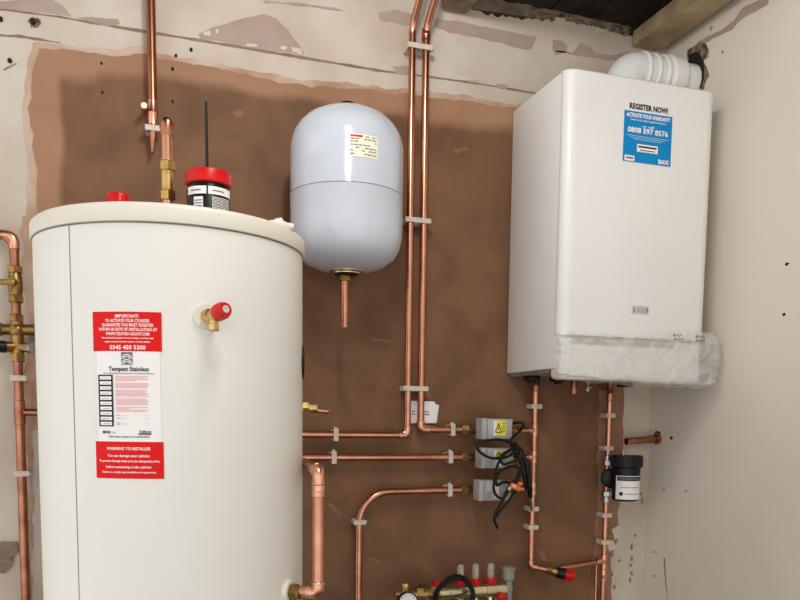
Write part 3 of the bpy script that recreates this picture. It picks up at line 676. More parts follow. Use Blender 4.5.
# flue
t = thing('flue_elbow', 'white plastic flue bending from the boiler top into the hole in the right wall', 'flue', (1.222, 1.845, 2.127))
fx, fyv, fz = 1.243, 1.885, 2.2235
bm = NB(); sweep(bm, fillet([(fx, fyv, 2.1275), (fx, fyv, fz), (1.30, fyv, fz)], .054, 14), .0530, 40); finish('elbow', bm, T['pvc'], t)
bm = NB(); cyl(bm, (1.284, fyv, fz), (1.392, fyv, fz), .0535, n=48)
for X, r in ((1.284, .0575), (1.314, .0575), (1.343, .0580)):
    lathe(bm, [(.053, -.006), (r - .002, -.005), (r, -.002), (r, .002), (r - .002, .005), (.053, .006)], (X, fyv, fz), (1, 0, 0), 48)
lathe(bm, [(.053, 0), (.058, .003), (.0605, .006), (.0605, .040), (.0595, .043), (.05, .043)], (1.355, fyv, fz), (1, 0, 0), 48)
finish('socket', bm, T['pvc'], t)
bm = NB(); cyl(bm, (1.39, fyv, fz), (1.452, fyv, fz), .0480, n=48); finish('terminal_pipe', bm, T['pvc'], t)

# plastic film wrapped round the bottom of the boiler
bm = NB()
path = [(0.966, 1.722, -1, -.1), (0.968, 1.708, -.8, -.5), (0.978, 1.697, -.4, -.9), (1.00, 1.6925, 0, -1), (1.08, 1.691, 0, -1), (1.16, 1.690, 0, -1), (1.24, 1.689, 0, -1), (1.32, 1.686, 0, -1), (1.37, 1.685, .1, -1), (1.405, 1.690, .5, -.9), (1.424, 1.710, .9, -.4), (1.430, 1.74, 1, 0), (1.425, 1.80, 1, 0)]
PP = spline([Vector((a, b, 0)) for a, b, c, d in path], 14); NN = spline([Vector((c, d, 0)) for a, b, c, d in path], 14)
nv = 34; grid = []
for i, (p, n) in enumerate(zip(PP, NN)):
    n = n.normalized(); s = (p.x - .96) / .47; colv = []
    rightness = max(0.0, (p.x - 1.27) / .16)
    ztop = 1.5105 + .004 * noise.noise(Vector((p.x * 14, 1, 0))) + .018 * min(1, max(0, (p.x - 1.20) / .12))
    zbot = 1.405 - .018 * min(1, max(0, s) * 1.5) + .004 * noise.noise(Vector((p.x * 16, 5, 0)))
    for j in range(nv + 1):
        v = j / nv
        if v < .72:
            f = v / .72; z = ztop + (zbot + .008 - ztop) * f
            out = math.sin(PI * f) ** .7 * (.004 + .010 * rightness)
        else:
            f = (v - .72) / .28; z = zbot + .008 * (1 - math.sin(f * PI / 2)) ; out = -(1 - math.cos(f * PI / 2)) * .075
        q = Vector((p.x * 22, p.y * 22, z * 30))
        wr_ = noise.noise(q) * .0022 + (.0040 + .0075 * min(1, rightness)) * (abs(noise.noise(Vector((p.x * 30 + z * 26, p.y * 30, z * 44 - p.x * 22)))) - .2) * 1.6
        if v > .05: out += wr_
        else: out += wr_ * .4
        colv.append(bm.verts.new((min(p.x + n.x * out, 1.4475), p.y + n.y * out, z + wr_ * .4)))
    grid.append(colv)
for a, b in zip(grid, grid[1:]):
    for j in range(nv): bm.faces.new((a[j], b[j], b[j + 1], a[j + 1]))
tag(finish('plastic_film', bm, T['film'], None, 70), 'crumpled clear plastic film wrapped round the lower front edge of the boiler', 'plastic wrap')
film_o = bpy.data.objects['plastic_film']
for (u0, v0) in ((1.268, 1.512), (1.272, 1.503), (1.335, 1.512), (1.338, 1.502)):
    bm = NB()
    for k in range(4): rect_bm(bm, u0 + k * .007, u0 + k * .007 + .004, v0 + (k % 2) * .002, v0 + .0055 - (k % 3) * .001)
    lay(bm, lambda u, v: Vector((u, 1.672, v))); finish('printed_mark', bm, T['ink'], film_o)

# ---------------------------------------------------------------- pipework
PY = 1.965
def pipe(parent, pts, r, m='copper', fil=.03, name='pipe', seg=8):
    bm = NB(); sweep(bm, fillet(pts, fil, seg), r, 20); return finish(name, bm, T[m], parent)
def fitting(parent, p, q, r, m='solder', name='coupling'):
    p = Vector(p); q = Vector(q); L = (q - p).length; bm = NB()
    lathe(bm, [(r - .0012, 0), (r, .001), (r, L * .5 - .001), (r + .0004, L * .5), (r, L * .5 + .001), (r, L - .001), (r - .0012, L)], p, q - p, 24)
    return finish(name, bm, T[m], parent)
def elbow(parent, a, b, c, r, l=.018, m='solder', name='elbow'):
    a, b, c = Vector(a), Vector(b), Vector(c)
    d1 = (a - b).normalized(); d2 = (c - b).normalized(); bm = NB()
    sweep(bm, fillet([b + d1 * l, b, b + d2 * l], l * .8, 8), r, 20)
    for d in (d1, d2): lathe(bm, [(r, 0), (r + .0010, .0008), (r + .0010, .0035), (r, .0045)], b + d * (l - .0045), d, 20)
    return finish(name, bm, T[m], parent)
def tee(parent, p, d, r, l=.016, m='solder'):
    p = Vector(p); bm = NB()
    cyl(bm, p - Vector((0, 0, l)), p + Vector((0, 0, l)), r, ch=.001); d = Vector(d).normalized(); cyl(bm, p, p + d * l * 1.1, r, ch=.001)
    return finish('tee', bm, T[m], parent)

CG = 'white plastic pipe clips'
def clip(x, z, axis, r, label, double=0.0, y=PY):
    """saddle clip: a block on the wall, two jaws round the pipe, a hinged strap over it"""
    t = thing('pipe_clip', label, 'pipe clip', (x, 1.996, z), CG)
    w2 = .0065; hw = r + .0065
    L = [double / 2, -double / 2] if double else [0]
    A = max(L) + hw; B = min(L) - hw
    fr = y - r - .0028
    def b3(bm, a0, a1, y0, y1, bev=.0012):
        if axis == 'z': box(bm, x + a0, x + a1, y0, y1, z - w2, z + w2, bev, 1)
        else: box(bm, x - w2, x + w2, y0, y1, z + a0, z + a1, bev, 1)
    bm = NB(); b3(bm, B + .003, A - .003, y + r + .0006, 1.9955); finish('clip_base', bm, T['clipw'], t)
    bm = NB(); b3(bm, B, A, fr, fr + .0030, .001)
    for a in L:
        b3(bm, a + r + .0008, min(a + r + .0045, A), fr + .002, y + r + .002, .0008); b3(bm, max(a - r - .0045, B), a - r - .0008, fr + .002, y + r + .002, .0008)
    finish('clip_strap', bm, T['clipw'], t)
    bm = NB()
    if axis == 'z': box(bm, x + A - .002, x + A + .004, y - .006, y + .004, z - .004, z + .004, .001, 1)
    else: box(bm, x - .004, x + .004, y - .006, y + .004, z + A - .002, z + A + .004, .001, 1)
    finish('clip_latch', bm, T['clipw'], t)

R22, R15 = .0098, .0078
XL, XR = 0.6672, 0.7042
# left riser, turning left towards the cylinder
t = thing('copper_pipe', 'left of the two copper risers, turning left at its foot towards the cylinder', 'pipe', (XL, PY, 1.2555))
pipe(t, [(XL + .012, 1.88, 2.42), (XL + .004, 1.905, 2.345), (XL, PY, 2.285), (XL, PY, 1.2555), (0.28, PY, 1.2555)], R22 - .0006, 'copper', {1: .03, 2: .05, 3: .022})
elbow(t, (XL, PY, 1.4), (XL, PY, 1.2555), (0.3, PY, 1.2555), R22 + .0006, .024)
t = thing('copper_pipe', 'right of the two copper risers, turning right at its foot to the top zone valve', 'pipe', (XR, PY, 1.2705))
pipe(t, [(XR + .016, 1.88, 2.42), (XR + .006, 1.905, 2.345), (XR, PY, 2.285), (XR, PY, 1.2705), (0.845, PY, 1.2705)], R22 - .0004, 'copper', {1: .03, 2: .05, 3: .022})
elbow(t, (XR, PY, 1.4), (XR, PY, 1.2705), (0.8, PY, 1.2705), R22 + .0008, .024)
fitting(t, (XR, PY, 2.285), (XR, PY, 2.255), R22 + .0012, 'copper_d')
clip((XL + XR) / 2, 2.236, 'z', R22, 'double clip holding the two tall risers near the ceiling', XR - XL)
clip((XL + XR) / 2, 1.8085, 'z', R22, 'double clip holding the two tall risers at mid height, right of the vessel', XR - XL)
clip((XL + XR) / 2, 1.378, 'z', R22, 'double clip holding the two tall risers just above the folded paper', XR - XL)
# middle run
t = thing('copper_pipe', 'straight horizontal copper pipe from behind the cylinder to the middle zone valve', 'pipe', (0.6, PY, 1.196))
pipe(t, [(0.28, PY, 1.1975), (0.845, PY, 1.196)], R22)
# lower run with a swept bend
t = thing('copper_pipe', 'copper pipe with a wide swept bend from the lowest zone valve down past the frame', 'pipe', (0.536, PY, 1.107))
pipe(t, [(0.845, PY, 1.107), (0.536, PY, 1.106), (0.536, PY, 0.55)], R22 - .0006, 'copper', .085, seg=16)
HC = 'clip on the '
clip(0.4715, 1.2555, 'x', R22, HC + 'upper horizontal pipe, near the cylinder')
clip(0.7935, 1.2705, 'x', R22, HC + 'pipe leading into the top zone valve')
clip(0.4665, 1.1972, 'x', R22, HC + 'middle horizontal pipe, near the cylinder')
clip(0.7885, 1.1965, 'x', R22, HC + 'pipe leading into the middle zone valve')
clip(0.7885, 1.107, 'x', R22, HC + 'pipe leading into the lowest zone valve')
clip(0.536, 1.0275, 'z', R22, HC + 'upright leg just below the wide swept bend')
# near pipe standing off the cylinder's lower right port
t = thing('copper_pipe', 'upright copper pipe close beside the cylinder, joining its lower right port to the wall pipe', 'pipe', (0.2955, 1.3605, 0.985))
th = 52; d = Vector((math.sin(math.radians(th)), -math.cos(math.radians(th)), 0)); a0 = Vector((CX, CY, .985)) + d * (CR + .022)
NX, NY = 0.2960, 1.3590
a1 = Vector((NX, NY, .985)); a2 = Vector((NX, NY, 1.205)); a3 = Vector((NX + .055, 1.94, 1.203))
pipe(t, [a0, a1, a2, a3], .0106, 'copper', .018)
elbow(t, a0 - d * .0, a1, a2, .0116, .021); elbow(t, a1, a2, a3, .0116, .024)
fitting(t, a2 - Vector((0, 0, .046)), a2 - Vector((0, 0, .024)), .0118)

# pipe from the ceiling at the top left
t = thing('copper_pipe', 'copper pipe dropping from the ceiling at top left, cut off above the cylinder', 'pipe', (0.037, PY, 1.9))
bm = NB(); cyl(bm, (.037, PY, 2.60), (.037, PY, 1.955), .0105)
lathe(bm, [(.0105, 0), (.0075, .02), (.0035, .048), (0, .055)], (.037, PY, 1.956), (-.04, 0, -1), 20); finish('pipe', bm, T['copper_d'], t)
fitting(t, (.037, PY, 2.022), (.037, PY, 1.966), .0118)
clip(.035, 1.958, 'z', .0098, HC + 'cut-off pipe dropping from the ceiling at top left')
bm = NB(); cyl(bm, (.018, 1.985, 1.999), (.018, 1.945, 2.0), .006, ch=.001); cyl(bm, (.018, 1.948, 2.0), (.018, 1.94, 2.0), .0075, ch=.001)
tag(finish('copper_stub', bm, T['solder']), 'little copper stub poking from the wall beside the ceiling pipe at top left', 'pipe')

# far left run
FX = -0.2632
t = thing('copper_pipe', 'copper pipe run with brass valves down the far left wall, beside the cylinder', 'pipe', (FX, PY, 1.4))
pipe(t, [(-0.45, PY, 1.694), (FX, PY, 1.694), (FX, PY, 0.55)], .0102, 'copper_d', .03)
elbow(t, (-.4, PY, 1.694), (FX, PY, 1.694), (FX, PY, 1.5), .0116, .030)
fitting(t, (FX, PY, 1.33), (FX, PY, 1.275), .0118, 'copper_d')
bm = NB(); cyl(bm, (FX, PY, 1.303), (FX + .05, PY, 1.303), .0085, ch=.001); finish('branch', bm, T['copper_d'], t)
sv = bpy.data.objects.new('stop_valve', None); COL.objects.link(sv); sv.parent = t
bm = NB(); hexa(bm, (FX, PY, 1.628), (FX, PY, 1.612), .0165); lathe(bm, [(.013, 0), (.0155, .012), (.015, .04), (.0125, .05)], (FX, PY, 1.562), n=24); hexa(bm, (FX, PY, 1.564), (FX, PY, 1.547), .0165)
cyl(bm, (FX, PY, 1.588), (FX - .004, PY - .034, 1.592), .0085, ch=.001)
finish('valve_body', bm, T['brass_d'], sv)
bm = NB(); box(bm, FX - .058, FX + .004, PY - .040, PY - .034, 1.580, 1.592, .002); box(bm, FX - .05, FX - .03, PY - .043, PY - .034, 1.565, 1.6, .003); finish('lever', bm, T['brass_d'], sv)
cv = bpy.data.objects.new('cross_valve', None); COL.objects.link(cv); cv.parent = t
bm = NB(); hexa(bm, (FX, PY, 1.522), (FX, PY, 1.505), .0155); cyl(bm, (FX, PY, 1.506), (FX, PY, 1.432), .0135, ch=.001); hexa(bm, (FX, PY, 1.436), (FX, PY, 1.416), .0155)
cyl(bm, (FX - .045, PY, 1.487), (FX + .05, PY, 1.489), .0125, ch=.001); hexa(bm, (FX - .046, PY, 1.487), (FX - .03, PY, 1.487), .0165); hexa(bm, (FX + .036, PY, 1.489), (FX + .052, PY, 1.489), .0165)
cyl(bm, (FX, PY, 1.45), (FX - .024, PY - .01, 1.448), .012, ch=.001); cyl(bm, (FX, PY, 1.45), (FX + .026, PY - .01, 1.448), .011, ch=.001)
u_ = bmesh.ops.create_icosphere(bm, subdivisions=3, radius=.018)
for v in u_['verts']: v.co += Vector((FX, PY, 1.486))
finish('valve_body', bm, T['brass_d'], cv)
bm = NB(); cyl(bm, (FX - .022, PY - .01, 1.448), (FX - .04, PY - .016, 1.448), .0135, ch=.002); finish('black_knob', bm, T['black'], cv)
bm = NB(); cyl(bm, (FX + .024, PY - .01, 1.448), (FX + .034, PY - .02, 1.448), .0125, ch=.001); finish('gauge', bm, T['steel'], cv)
clip(FX + .001, 1.3795, 'z', .0102, HC + 'far left pipe, just under its brass valves')
clip(FX + .001, 1.164, 'z', .0102, HC + 'far left pipe, lower down beside the cylinder labels')

# boiler flow pipe with three tees
BX = 1.0425
t = thing('copper_pipe', 'copper pipe below the left of the boiler, with three tees towards the zone valves', 'pipe', (BX, PY, 0.89))
pipe(t, [(BX, PY, 1.42), (BX, PY, 0.885), (1.092, PY - .012, 0.874)], R15 + .001, 'copper', .016)
fitting(t, (BX, PY, 1.412), (BX, PY, 1.378), R15 + .0022, 'copper_d')
for z in (1.2705, 1.196, 1.107):
    tee(t, (BX, PY, z), (-1, 0, 0), R15 + .0024, .018)
    bm = NB(); cyl(bm, (BX - .01, PY, z), (.972, PY, z), R15 + .0006); finish('branch', bm, T['copper'], t)
elbow(t, (BX, PY, 1.0), (BX, PY, .885), (1.1, PY - .012, .873), R15 + .0022, .018)
clip(BX + .001, 1.337, 'z', R15 + .001, HC + 'boiler left pipe, just under the boiler')
clip(BX, 1.050, 'z', R15 + .001, HC + 'boiler left pipe, upper of the pair below the cables')
clip(BX, 0.998, 'z', R15 + .001, HC + 'boiler left pipe, lower of the pair above the red valve')
# bypass valve and link
t = thing('bypass_valve', 'black and red bypass valve with copper link pipe between the two boiler pipes', 'valve', (1.12, PY - .015, .868))
p0 = Vector((1.088, PY - .012, .8745)); d = Vector((.9, -.30, -.20)).normalized()
bm = NB(); hexa(bm, p0, p0 + d * .014, .0115); cyl(bm, p0 + d * .012, p0 + d * .03, .0115, .0135, ch=.001); finish('brass_body', bm, T['brass_d'], t)
bm = NB(); cyl(bm, p0 + d * .028, p0 + d * .053, .0155, .0165, ch=.001); finish('black_collar', bm, T['black'], t)
bm = NB(); lathe(bm, [(.0165, 0), (.0165, .02), (.0155, .026), (.012, .029), (0, .029)], p0 + d * .052, d, 28)
for i in range(16):
    u, v = frame(d); a = 2 * PI * i / 16; e = p0 + d * .055 + u * .0165 * math.cos(a) + v * .0165 * math.sin(a); cyl(bm, e, e + d * .018, .001, n=5)
rk = finish('red_knob', bm, T['red'], t)
bm = NB(); cyl(bm, p0 + d * .080, p0 + d * .083, .004, ch=.0005); finish('knob_screw', bm, T['paper'], rk)
pipe(t, [p0 + d * .022, p0 + d * .022 + Vector((.02, .018, .004)), (1.272, PY, .8885)], R15 + .0005, 'copper', .01, 'link_pipe')

# boiler return pipe
GX = 1.2822
t = thing('copper_pipe', 'copper pipe running down from the right of the boiler through the black filter', 'pipe', (GX, PY, .889))
pipe(t, [(GX, PY, 1.42), (GX, PY, .55)], R15 + .0004, 'copper')
fitting(t, (GX, PY, 1.402), (GX, PY, 1.355), R15 + .002, 'copper_d')
tee(t, (GX, PY, .8885), (-1, 0, 0), R15 + .0024, .022)
fitting(t, (GX, PY, .866), (GX, PY, .83), R15 + .0014)
bm = NB(); cyl(bm, (GX - .0135, 1.9815, .90), (GX - .0135, 1.9815, .55), .0045, n=14); tag(finish('copper_pipe', bm, T['copper']), 'thin copper pipe running down the wall behind the boiler right pipe, below its tee', 'pipe')
clip(GX, 1.315, 'z', R15, HC + 'boiler right pipe, just under the boiler')
clip(GX - .002, 1.2205, 'z', R15, HC + 'boiler right pipe, directly above the black filter')
clip(GX, 1.025, 'z', R15, HC + 'boiler right pipe, directly below the black filter')
clip(GX, .9455, 'z', R15, HC + 'boiler right pipe, just above its bottom tee')

# magnetic filter
t = thing('system_filter', 'black canister filter with a white label on the boiler right pipe', 'filter', (GX, PY, 1.12))
qx, qy = 1.3045, 1.903
bm = NB(); lathe(bm, [(.026, 1.073), (.036, 1.076), (.0385, 1.082), (.0385, 1.17), (.037, 1.174), (0, 1.174)], (qx, qy, 0), n=40); finish('canister', bm, T['black'], t)
bm = NB(); lathe(bm, [(.040, 1.168), (.044, 1.171), (.044, 1.199), (.042, 1.203), (0, 1.203)], (qx, qy, 0), n=40)
for i in range(24):
    a = 2 * PI * i / 24; cyl(bm, (qx + .0435 * math.cos(a), qy + .0435 * math.sin(a), 1.172), (qx + .0435 * math.cos(a), qy + .0435 * math.sin(a), 1.198), .0018, n=6)
finish('screw_cap', bm, T['black'], t)
bm = NB(); lathe(bm, [(.0, -.010), (.022, -.010), (.028, -.005), (.028, .008), (.022, .012), (0, .012)], (GX - .002, PY - .022, 1.135), (-.3, -1, 0), 36); box(bm, GX, qx, 1.915, 1.955, 1.115, 1.16, .005); finish('pipe_bracket', bm, T['black'], t)
bm = NB(); cyl(bm, (GX, PY, 1.20), (GX, PY, 1.172), .012, ch=.0015); hexa(bm, (GX, PY, 1.185), (GX, PY, 1.17), .0145); finish('union_nut', bm, T['steel'], t)
bm = NB(); cyl(bm, (GX, PY, 1.098), (GX, PY, 1.062), .0115, ch=.0015); hexa(bm, (GX, PY, 1.095), (GX, PY, 1.08), .0145); finish('union_nut', bm, T['steel'], t)
bm = NB(); cyl(bm, (qx - .012, qy, 1.203), (qx - .012, qy, 1.211), .006, ch=.001); cyl(bm, (qx - .012, qy, 1.21), (qx - .012, qy, 1.216), .004, ch=.001); finish('bleed_screw', bm, T['steel'], t)
fl = bpy.data.objects.new('filter_label', None); COL.objects.link(fl); fl.parent = t
def on_fil(off):
    def f(u, v):
        a = math.radians(-27) + u / .0385; return Vector((qx + (.0385 + off) * math.sin(a), qy - (.0385 + off) * math.cos(a), v))
    return f
bm = NB(); rect_bm(bm, -.034, .046, 1.080, 1.1465, 14); lay(bm, on_fil(.0006)); finish('label_paper', bm, T['paper'], fl)
bm = NB(); rect_bm(bm, -.030, .046, 1.1325, 1.1445, 14); rect_bm(bm, -.022, -.012, 1.091, 1.101); rnd = random.Random(6)
u = -.006
while u < .032: l = rnd.uniform(.002, .006); rect_bm(bm, u, u + l, 1.095, 1.097); u += l + .001
lay(bm, on_fil(.0011)); finish('black_print', bm, T['ink'], fl)
bm = NB()
u = -.024
while u < .036: l = rnd.uniform(.002, .006); rect_bm(bm, u, u + l, 1.136, 1.141); u += l + .0012
u = -.018
while u < .03: l = rnd.uniform(.003, .007); rect_bm(bm, u, u + l, 1.113, 1.115); u += l + .0012
lay(bm, on_fil(.0015)); finish('grey_print', bm, T['grey_ink'], fl)

# stub from the right wall
t = thing('copper_stub', 'short open copper stub sticking out of the right wall above the black filter', 'pipe', (1.45, 1.962, 1.2475))
bm = NB(); lathe(bm, [(.0105, 0), (.0105, .112), (.0085, .112), (.0085, .02), (0, .02)], (1.452, 1.962, 1.2485), (-1, 0, -.07), 24); finish('pipe', bm, T['copper_d'], t)
bm = NB(); lathe(bm, [(.0165, -.004), (.0165, .006), (.0125, .008), (.0125, -.004)], (1.4465, 1.962, 1.249), (-1, 0, 0), 24); finish('wall_collar', bm, T['copper_d'], t)

# folded paper tucked behind the risers
bm = NB()
prism(bm, [(0.684, 1.287), (0.7555, 1.288), (0.760, 1.335), (0.752, 1.341), (0.749, 1.346), (0.684, 1.347)], lambda a, b, t: Vector((a, 1.9925 - t - (a - .684) * .10, b)), .0015)
pn = thing('paper_note', 'small white folded paper tucked behind the foot of the two risers', 'paper', (.72, 1.992, 1.287))
finish('sheet', bm, T['paper'], pn)
bm = NB(); prism(bm, [(0.686, 1.290), (0.7595, 1.2885), (0.7655, 1.337), (0.686, 1.3435)], lambda a, b, t: Vector((a, 1.9945 - t - (a - .684) * .04, b)), .0015); finish('back_sheet', bm, T['paper'], pn)
bm = NB()
for z, a, b in ((1.317, .688, .697), (1.316, .717, .735), (1.309, .717, .738), (1.310, .688, .697)):
    for k in range(3): rect_bm(bm, a + (b - a) * k / 3, a + (b - a) * (k + .75) / 3, z, z + .0032)
lay(bm, lambda u, v: Vector((u, 1.9905 - (u - .684) * .10, v))); finish('handwriting', bm, T['ink'], pn)

# ---------------------------------------------------------------- zone valves
def zone_valve(zp, hx0, hx1, hz0, hz1, label, sticker, face):
    t = thing('zone_valve', label, 'valve', (.9, PY, zp), 'motorised zone valves')
    hf = 1.897; hb = 1.942
    bm = NB(); cyl(bm, (.835, PY, zp), (.985, PY, zp), .0108, ch=.001); r_ = bmesh.ops.create_icosphere(bm, subdivisions=3, radius=.018)
    for v in r_['verts']: v.co += Vector((.90, PY - .002, zp))
    cyl(bm, (.90, PY, zp), (.90, hb - .002, zp), .013); finish('brass_body', bm, T['brass_d'], t)
    for xa, xb in ((.822, .842), (.976, .994)):
        bm = NB(); hexa(bm, (xa, PY, zp), (xb, PY, zp), .0135); finish('compression_nut', bm, T['brass'], t)
    bm = NB(); box(bm, hx0 + .016, hx1, hf, hb, hz0, hz1, .0025, 2); hd = finish('motor_head', bm, T['grey'], t)
    bm = NB(); box(bm, hx0, hx0 + .0155, hf + .001, hb, hz0 - .001, hz1 + .001, .0022, 2); finish('end_cover', bm, T['grey'], hd)
    if sticker:
        s0 = hx0 + (hx1 - hx0) * .40; zt = hz1 - .006; zb = hz0 + (.010 if face else .026)
        bm = NB(); rect_bm(bm, s0 - .003, s0 + .034, zb - .001, zt + .001); lay(bm, lambda u, v: Vector((u, hf - .0004, v))); finish('label_paper', bm, T['paper'], hd)
        bm = NB(); rect_bm(bm, s0 + .006, s0 + .034, zb, zt); lay(bm, lambda u, v: Vector((u, hf - .0008, v))); finish('yellow_label', bm, T['yellow'], hd)
        bm = NB(); c = s0 + .011; zm = (zb + zt) / 2
        for (a, b, c2, d2) in ((-.009, -.010, 0, .011), (0, .011, .009, -.010), (-.009, -.010, .009, -.010)):
            dv = Vector((c2 - a, d2 - b)); nn = Vector((-dv.y, dv.x)).normalized() * .0011; k = (zt - zb) / .034
            bm.faces.new([bm.verts.new((c + a + nn.x, zm + (b + nn.y) * k, 0)), bm.verts.new((c + c2 + nn.x, zm + (d2 + nn.y) * k, 0)), bm.verts.new((c + c2 - nn.x, zm + (d2 - nn.y) * k, 0)), bm.verts.new((c + a - nn.x, zm + (b - nn.y) * k, 0))])
        rect_bm(bm, c - .001, c + .001, zm - .004, zm + .004)
        for i in range(4): rect_bm(bm, s0 + .022, s0 + .031, zt - .008 - i * .006 * k, zt - .006 - i * .006 * k)
        lay(bm, lambda u, v: Vector((u, hf - .0012, v))); finish('warning_sign', bm, T['ink'], hd)
    if not face:
        bm = NB(); rect_bm(bm, hx0 + .020, hx0 + .036, hz0 + .004, hz0 + .024); rect_bm(bm, hx0 + .062, hx0 + .092, hz0 + .006, hz0 + .022); lay(bm, lambda u, v: Vector((u, hf - .0005, v))); finish('dark_window', bm, T['vent'], hd)
        bm = NB(); rect_bm(bm, hx0 + .044, hx0 + .056, hz0 + .006, hz1 - (.03 if sticker else .008)); lay(bm, lambda u, v: Vector((u, hf - .0007, v))); finish('white_label', bm, T['paper'], hd)
        bm = NB(); rect_bm(bm, hx0 + .046, hx0 + .054, hz0 + .012, hz0 + .015); lay(bm, lambda u, v: Vector((u, hf - .0010, v))); finish('label_print', bm, T['ink'], hd)
    bm = NB(); cyl(bm, (hx0 + .022, hf - .001, zp), (hx0 + .022, hf + .003, zp), .002, n=10); cyl(bm, (hx1 - .008, hf - .001, hz0 + .016), (hx1 - .008, hf + .003, hz0 + .016), .002, n=10); finish('cover_screw', bm, T['steel'], hd)
    return t
v1 = zone_valve(1.2705, .853, .941, 1.248, 1.3015, 'grey zone valve with a full yellow warning label, topmost of the three', True, True)
v2 = zone_valve(1.196, .853, .947, 1.1705, 1.2235, 'grey zone valve half hidden by the black cable loop, middle of the three', True, False)
v3 = zone_valve(1.107, .849, .938, 1.0835, 1.1375, 'grey zone valve without a yellow label, lowest of the three', False, False)
def cord(label, pts, r=.0038, name='power_cord', sub=8):
    bm = NB(); sweep(bm, spline(pts, sub), r, 10); return tag(finish(name, bm, T['cable']), label, 'cable', 'black cords of the zone valves')
cord('black cord looping out of the right end of the top zone valve and hanging down', [(0.9495, 1.9150, 1.2880), (0.9553, 1.9000, 1.2922), (0.9677, 1.8950, 1.2910), (0.9698, 1.8900, 1.2831), (0.9573, 1.8850, 1.2698), (0.9375, 1.8800, 1.2565), (0.9266, 1.8750, 1.2434), (0.9330, 1.8750, 1.2223), (0.9483, 1.8750, 1.2010), (0.9608, 1.8750, 1.1769), (0.9703, 1.8800, 1.1443), (0.9824, 1.8900, 1.1109)])
cord('black cord coiled in a wide flat oval in front of the middle zone valve', [(0.9625, 1.9150, 1.1989), (0.9560, 1.8850, 1.2138), (0.9372, 1.8720, 1.2303), (0.9086, 1.8680, 1.2436), (0.8758, 1.8660, 1.2475), (0.8446, 1.8660, 1.2409), (0.8274, 1.8680, 1.2278), (0.8348, 1.8680, 1.2148), (0.8570, 1.8660, 1.2018), (0.8858, 1.8660, 1.1978), (0.9155, 1.8680, 1.2028), (0.9337, 1.8700, 1.2145), (0.9441, 1.8740, 1.2276), (0.9409, 1.8800, 1.2406)])
cord('black cord hanging in a tall narrow loop between the middle and lowest zone valves', [(0.9236, 1.8560, 1.2230), (0.9017, 1.8520, 1.2128), (0.8849, 1.8520, 1.1946), (0.8742, 1.8520, 1.1686), (0.8693, 1.8520, 1.1373), (0.8699, 1.8520, 1.1137), (0.8827, 1.8540, 1.0975), (0.8972, 1.8540, 1.0946), (0.9054, 1.8540, 1.1102), (0.9194, 1.8540, 1.1311), (0.9427, 1.8550, 1.1492), (0.9549, 1.8570, 1.1675), (0.9489, 1.8580, 1.1886), (0.9280, 1.8580, 1.2046)])
cord('black cord from the lowest zone valve ending in the dangling tail below the tangle', [(0.9564, 1.9150, 1.0981), (0.9555, 1.8900, 1.1114), (0.9352, 1.8800, 1.1287), (0.9086, 1.8740, 1.1349), (0.8875, 1.8720, 1.1274), (0.8831, 1.8700, 1.1515), (0.8971, 1.8640, 1.1676), (0.9288, 1.8640, 1.1778), (0.9467, 1.8640, 1.1671), (0.9359, 1.8640, 1.1354), (0.9152, 1.8620, 1.1093), (0.8956, 1.8620, 1.0805), (0.8827, 1.8640, 1.0567), (0.8798, 1.8660, 1.0353), (0.8910, 1.8700, 1.0131)])
cord('black cord curving left out of the thick cable sleeve into the dangling tail', [(0.9546, 1.8740, 1.1717), (0.9486, 1.8720, 1.1399), (0.9349, 1.8720, 1.1027), (0.9151, 1.8720, 1.0763), (0.8952, 1.8720, 1.0555), (0.8864, 1.8740, 1.0394)])
cord('short black cord crossing low over the middle zone valve towards the sleeve', [(0.9299, 1.8460, 1.2313), (0.9024, 1.8420, 1.2184), (0.8827, 1.8420, 1.2055), (0.8890, 1.8420, 1.1847), (0.9147, 1.8420, 1.1898), (0.9375, 1.8420, 1.2001), (0.9468, 1.8440, 1.2157), (0.9358, 1.8460, 1.2287)])
bm = NB(); sweep(bm, spline([(0.9677, 1.8900, 1.2055), (0.9776, 1.8850, 1.1869), (0.9845, 1.8850, 1.1546), (0.9916, 1.8880, 1.1218), (1.0019, 1.9000, 1.0905)], 8), lambda f: .0072 if f < .93 else .006, 14)
t = thing('cable_sleeve', 'thick black cable sleeve hanging in front of the boiler left pipe', 'cable', (1.0, 1.89, 1.09)); finish('sleeve', bm, T['cable'], t)
q = [(1.0018, 1.9000, 1.0932), (1.0092, 1.9100, 1.0728), (1.0192, 1.9250, 1.0515)]
bm = NB(); sweep(bm, q, .004, 10); finish('bare_end', bm, T['steel'], t)
t = thing('cable_connector', 'orange lever cable connector hanging among the black cords by the lowest zone valve', 'connector', (.95, 1.86, 1.11))
c0 = Vector([(0.9232, 1.8380, 1.1245)][0])
bm = NB(); box(bm, c0.x - .014, c0.x + .014, c0.y - .006, c0.y + .006, c0.z - .007, c0.z + .007, .0015)
bmesh.ops.rotate(bm, verts=bm.verts[:], cent=c0, matrix=Matrix.Rotation(math.radians(24), 3, 'Y')); finish('connector_body', bm, T['orange'], t)
bm = NB(); box(bm, c0.x - .011, c0.x + .000, c0.y - .0075, c0.y - .0055, c0.z - .004, c0.z + .004, .0008, 1); box(bm, c0.x - .016, c0.x - .010, c0.y - .004, c0.y + .004, c0.z - .015, c0.z - .005, .001, 1)
bmesh.ops.rotate(bm, verts=bm.verts[:], cent=c0, matrix=Matrix.Rotation(math.radians(24), 3, 'Y')); finish('clear_lever', bm, T['clipw'], t)
bm = NB(); box(bm, c0.x + .008, c0.x + .020, c0.y - .005, c0.y + .005, c0.z + .004, c0.z + .013, .001, 1); finish('orange_lever', bm, T['orange'], t)

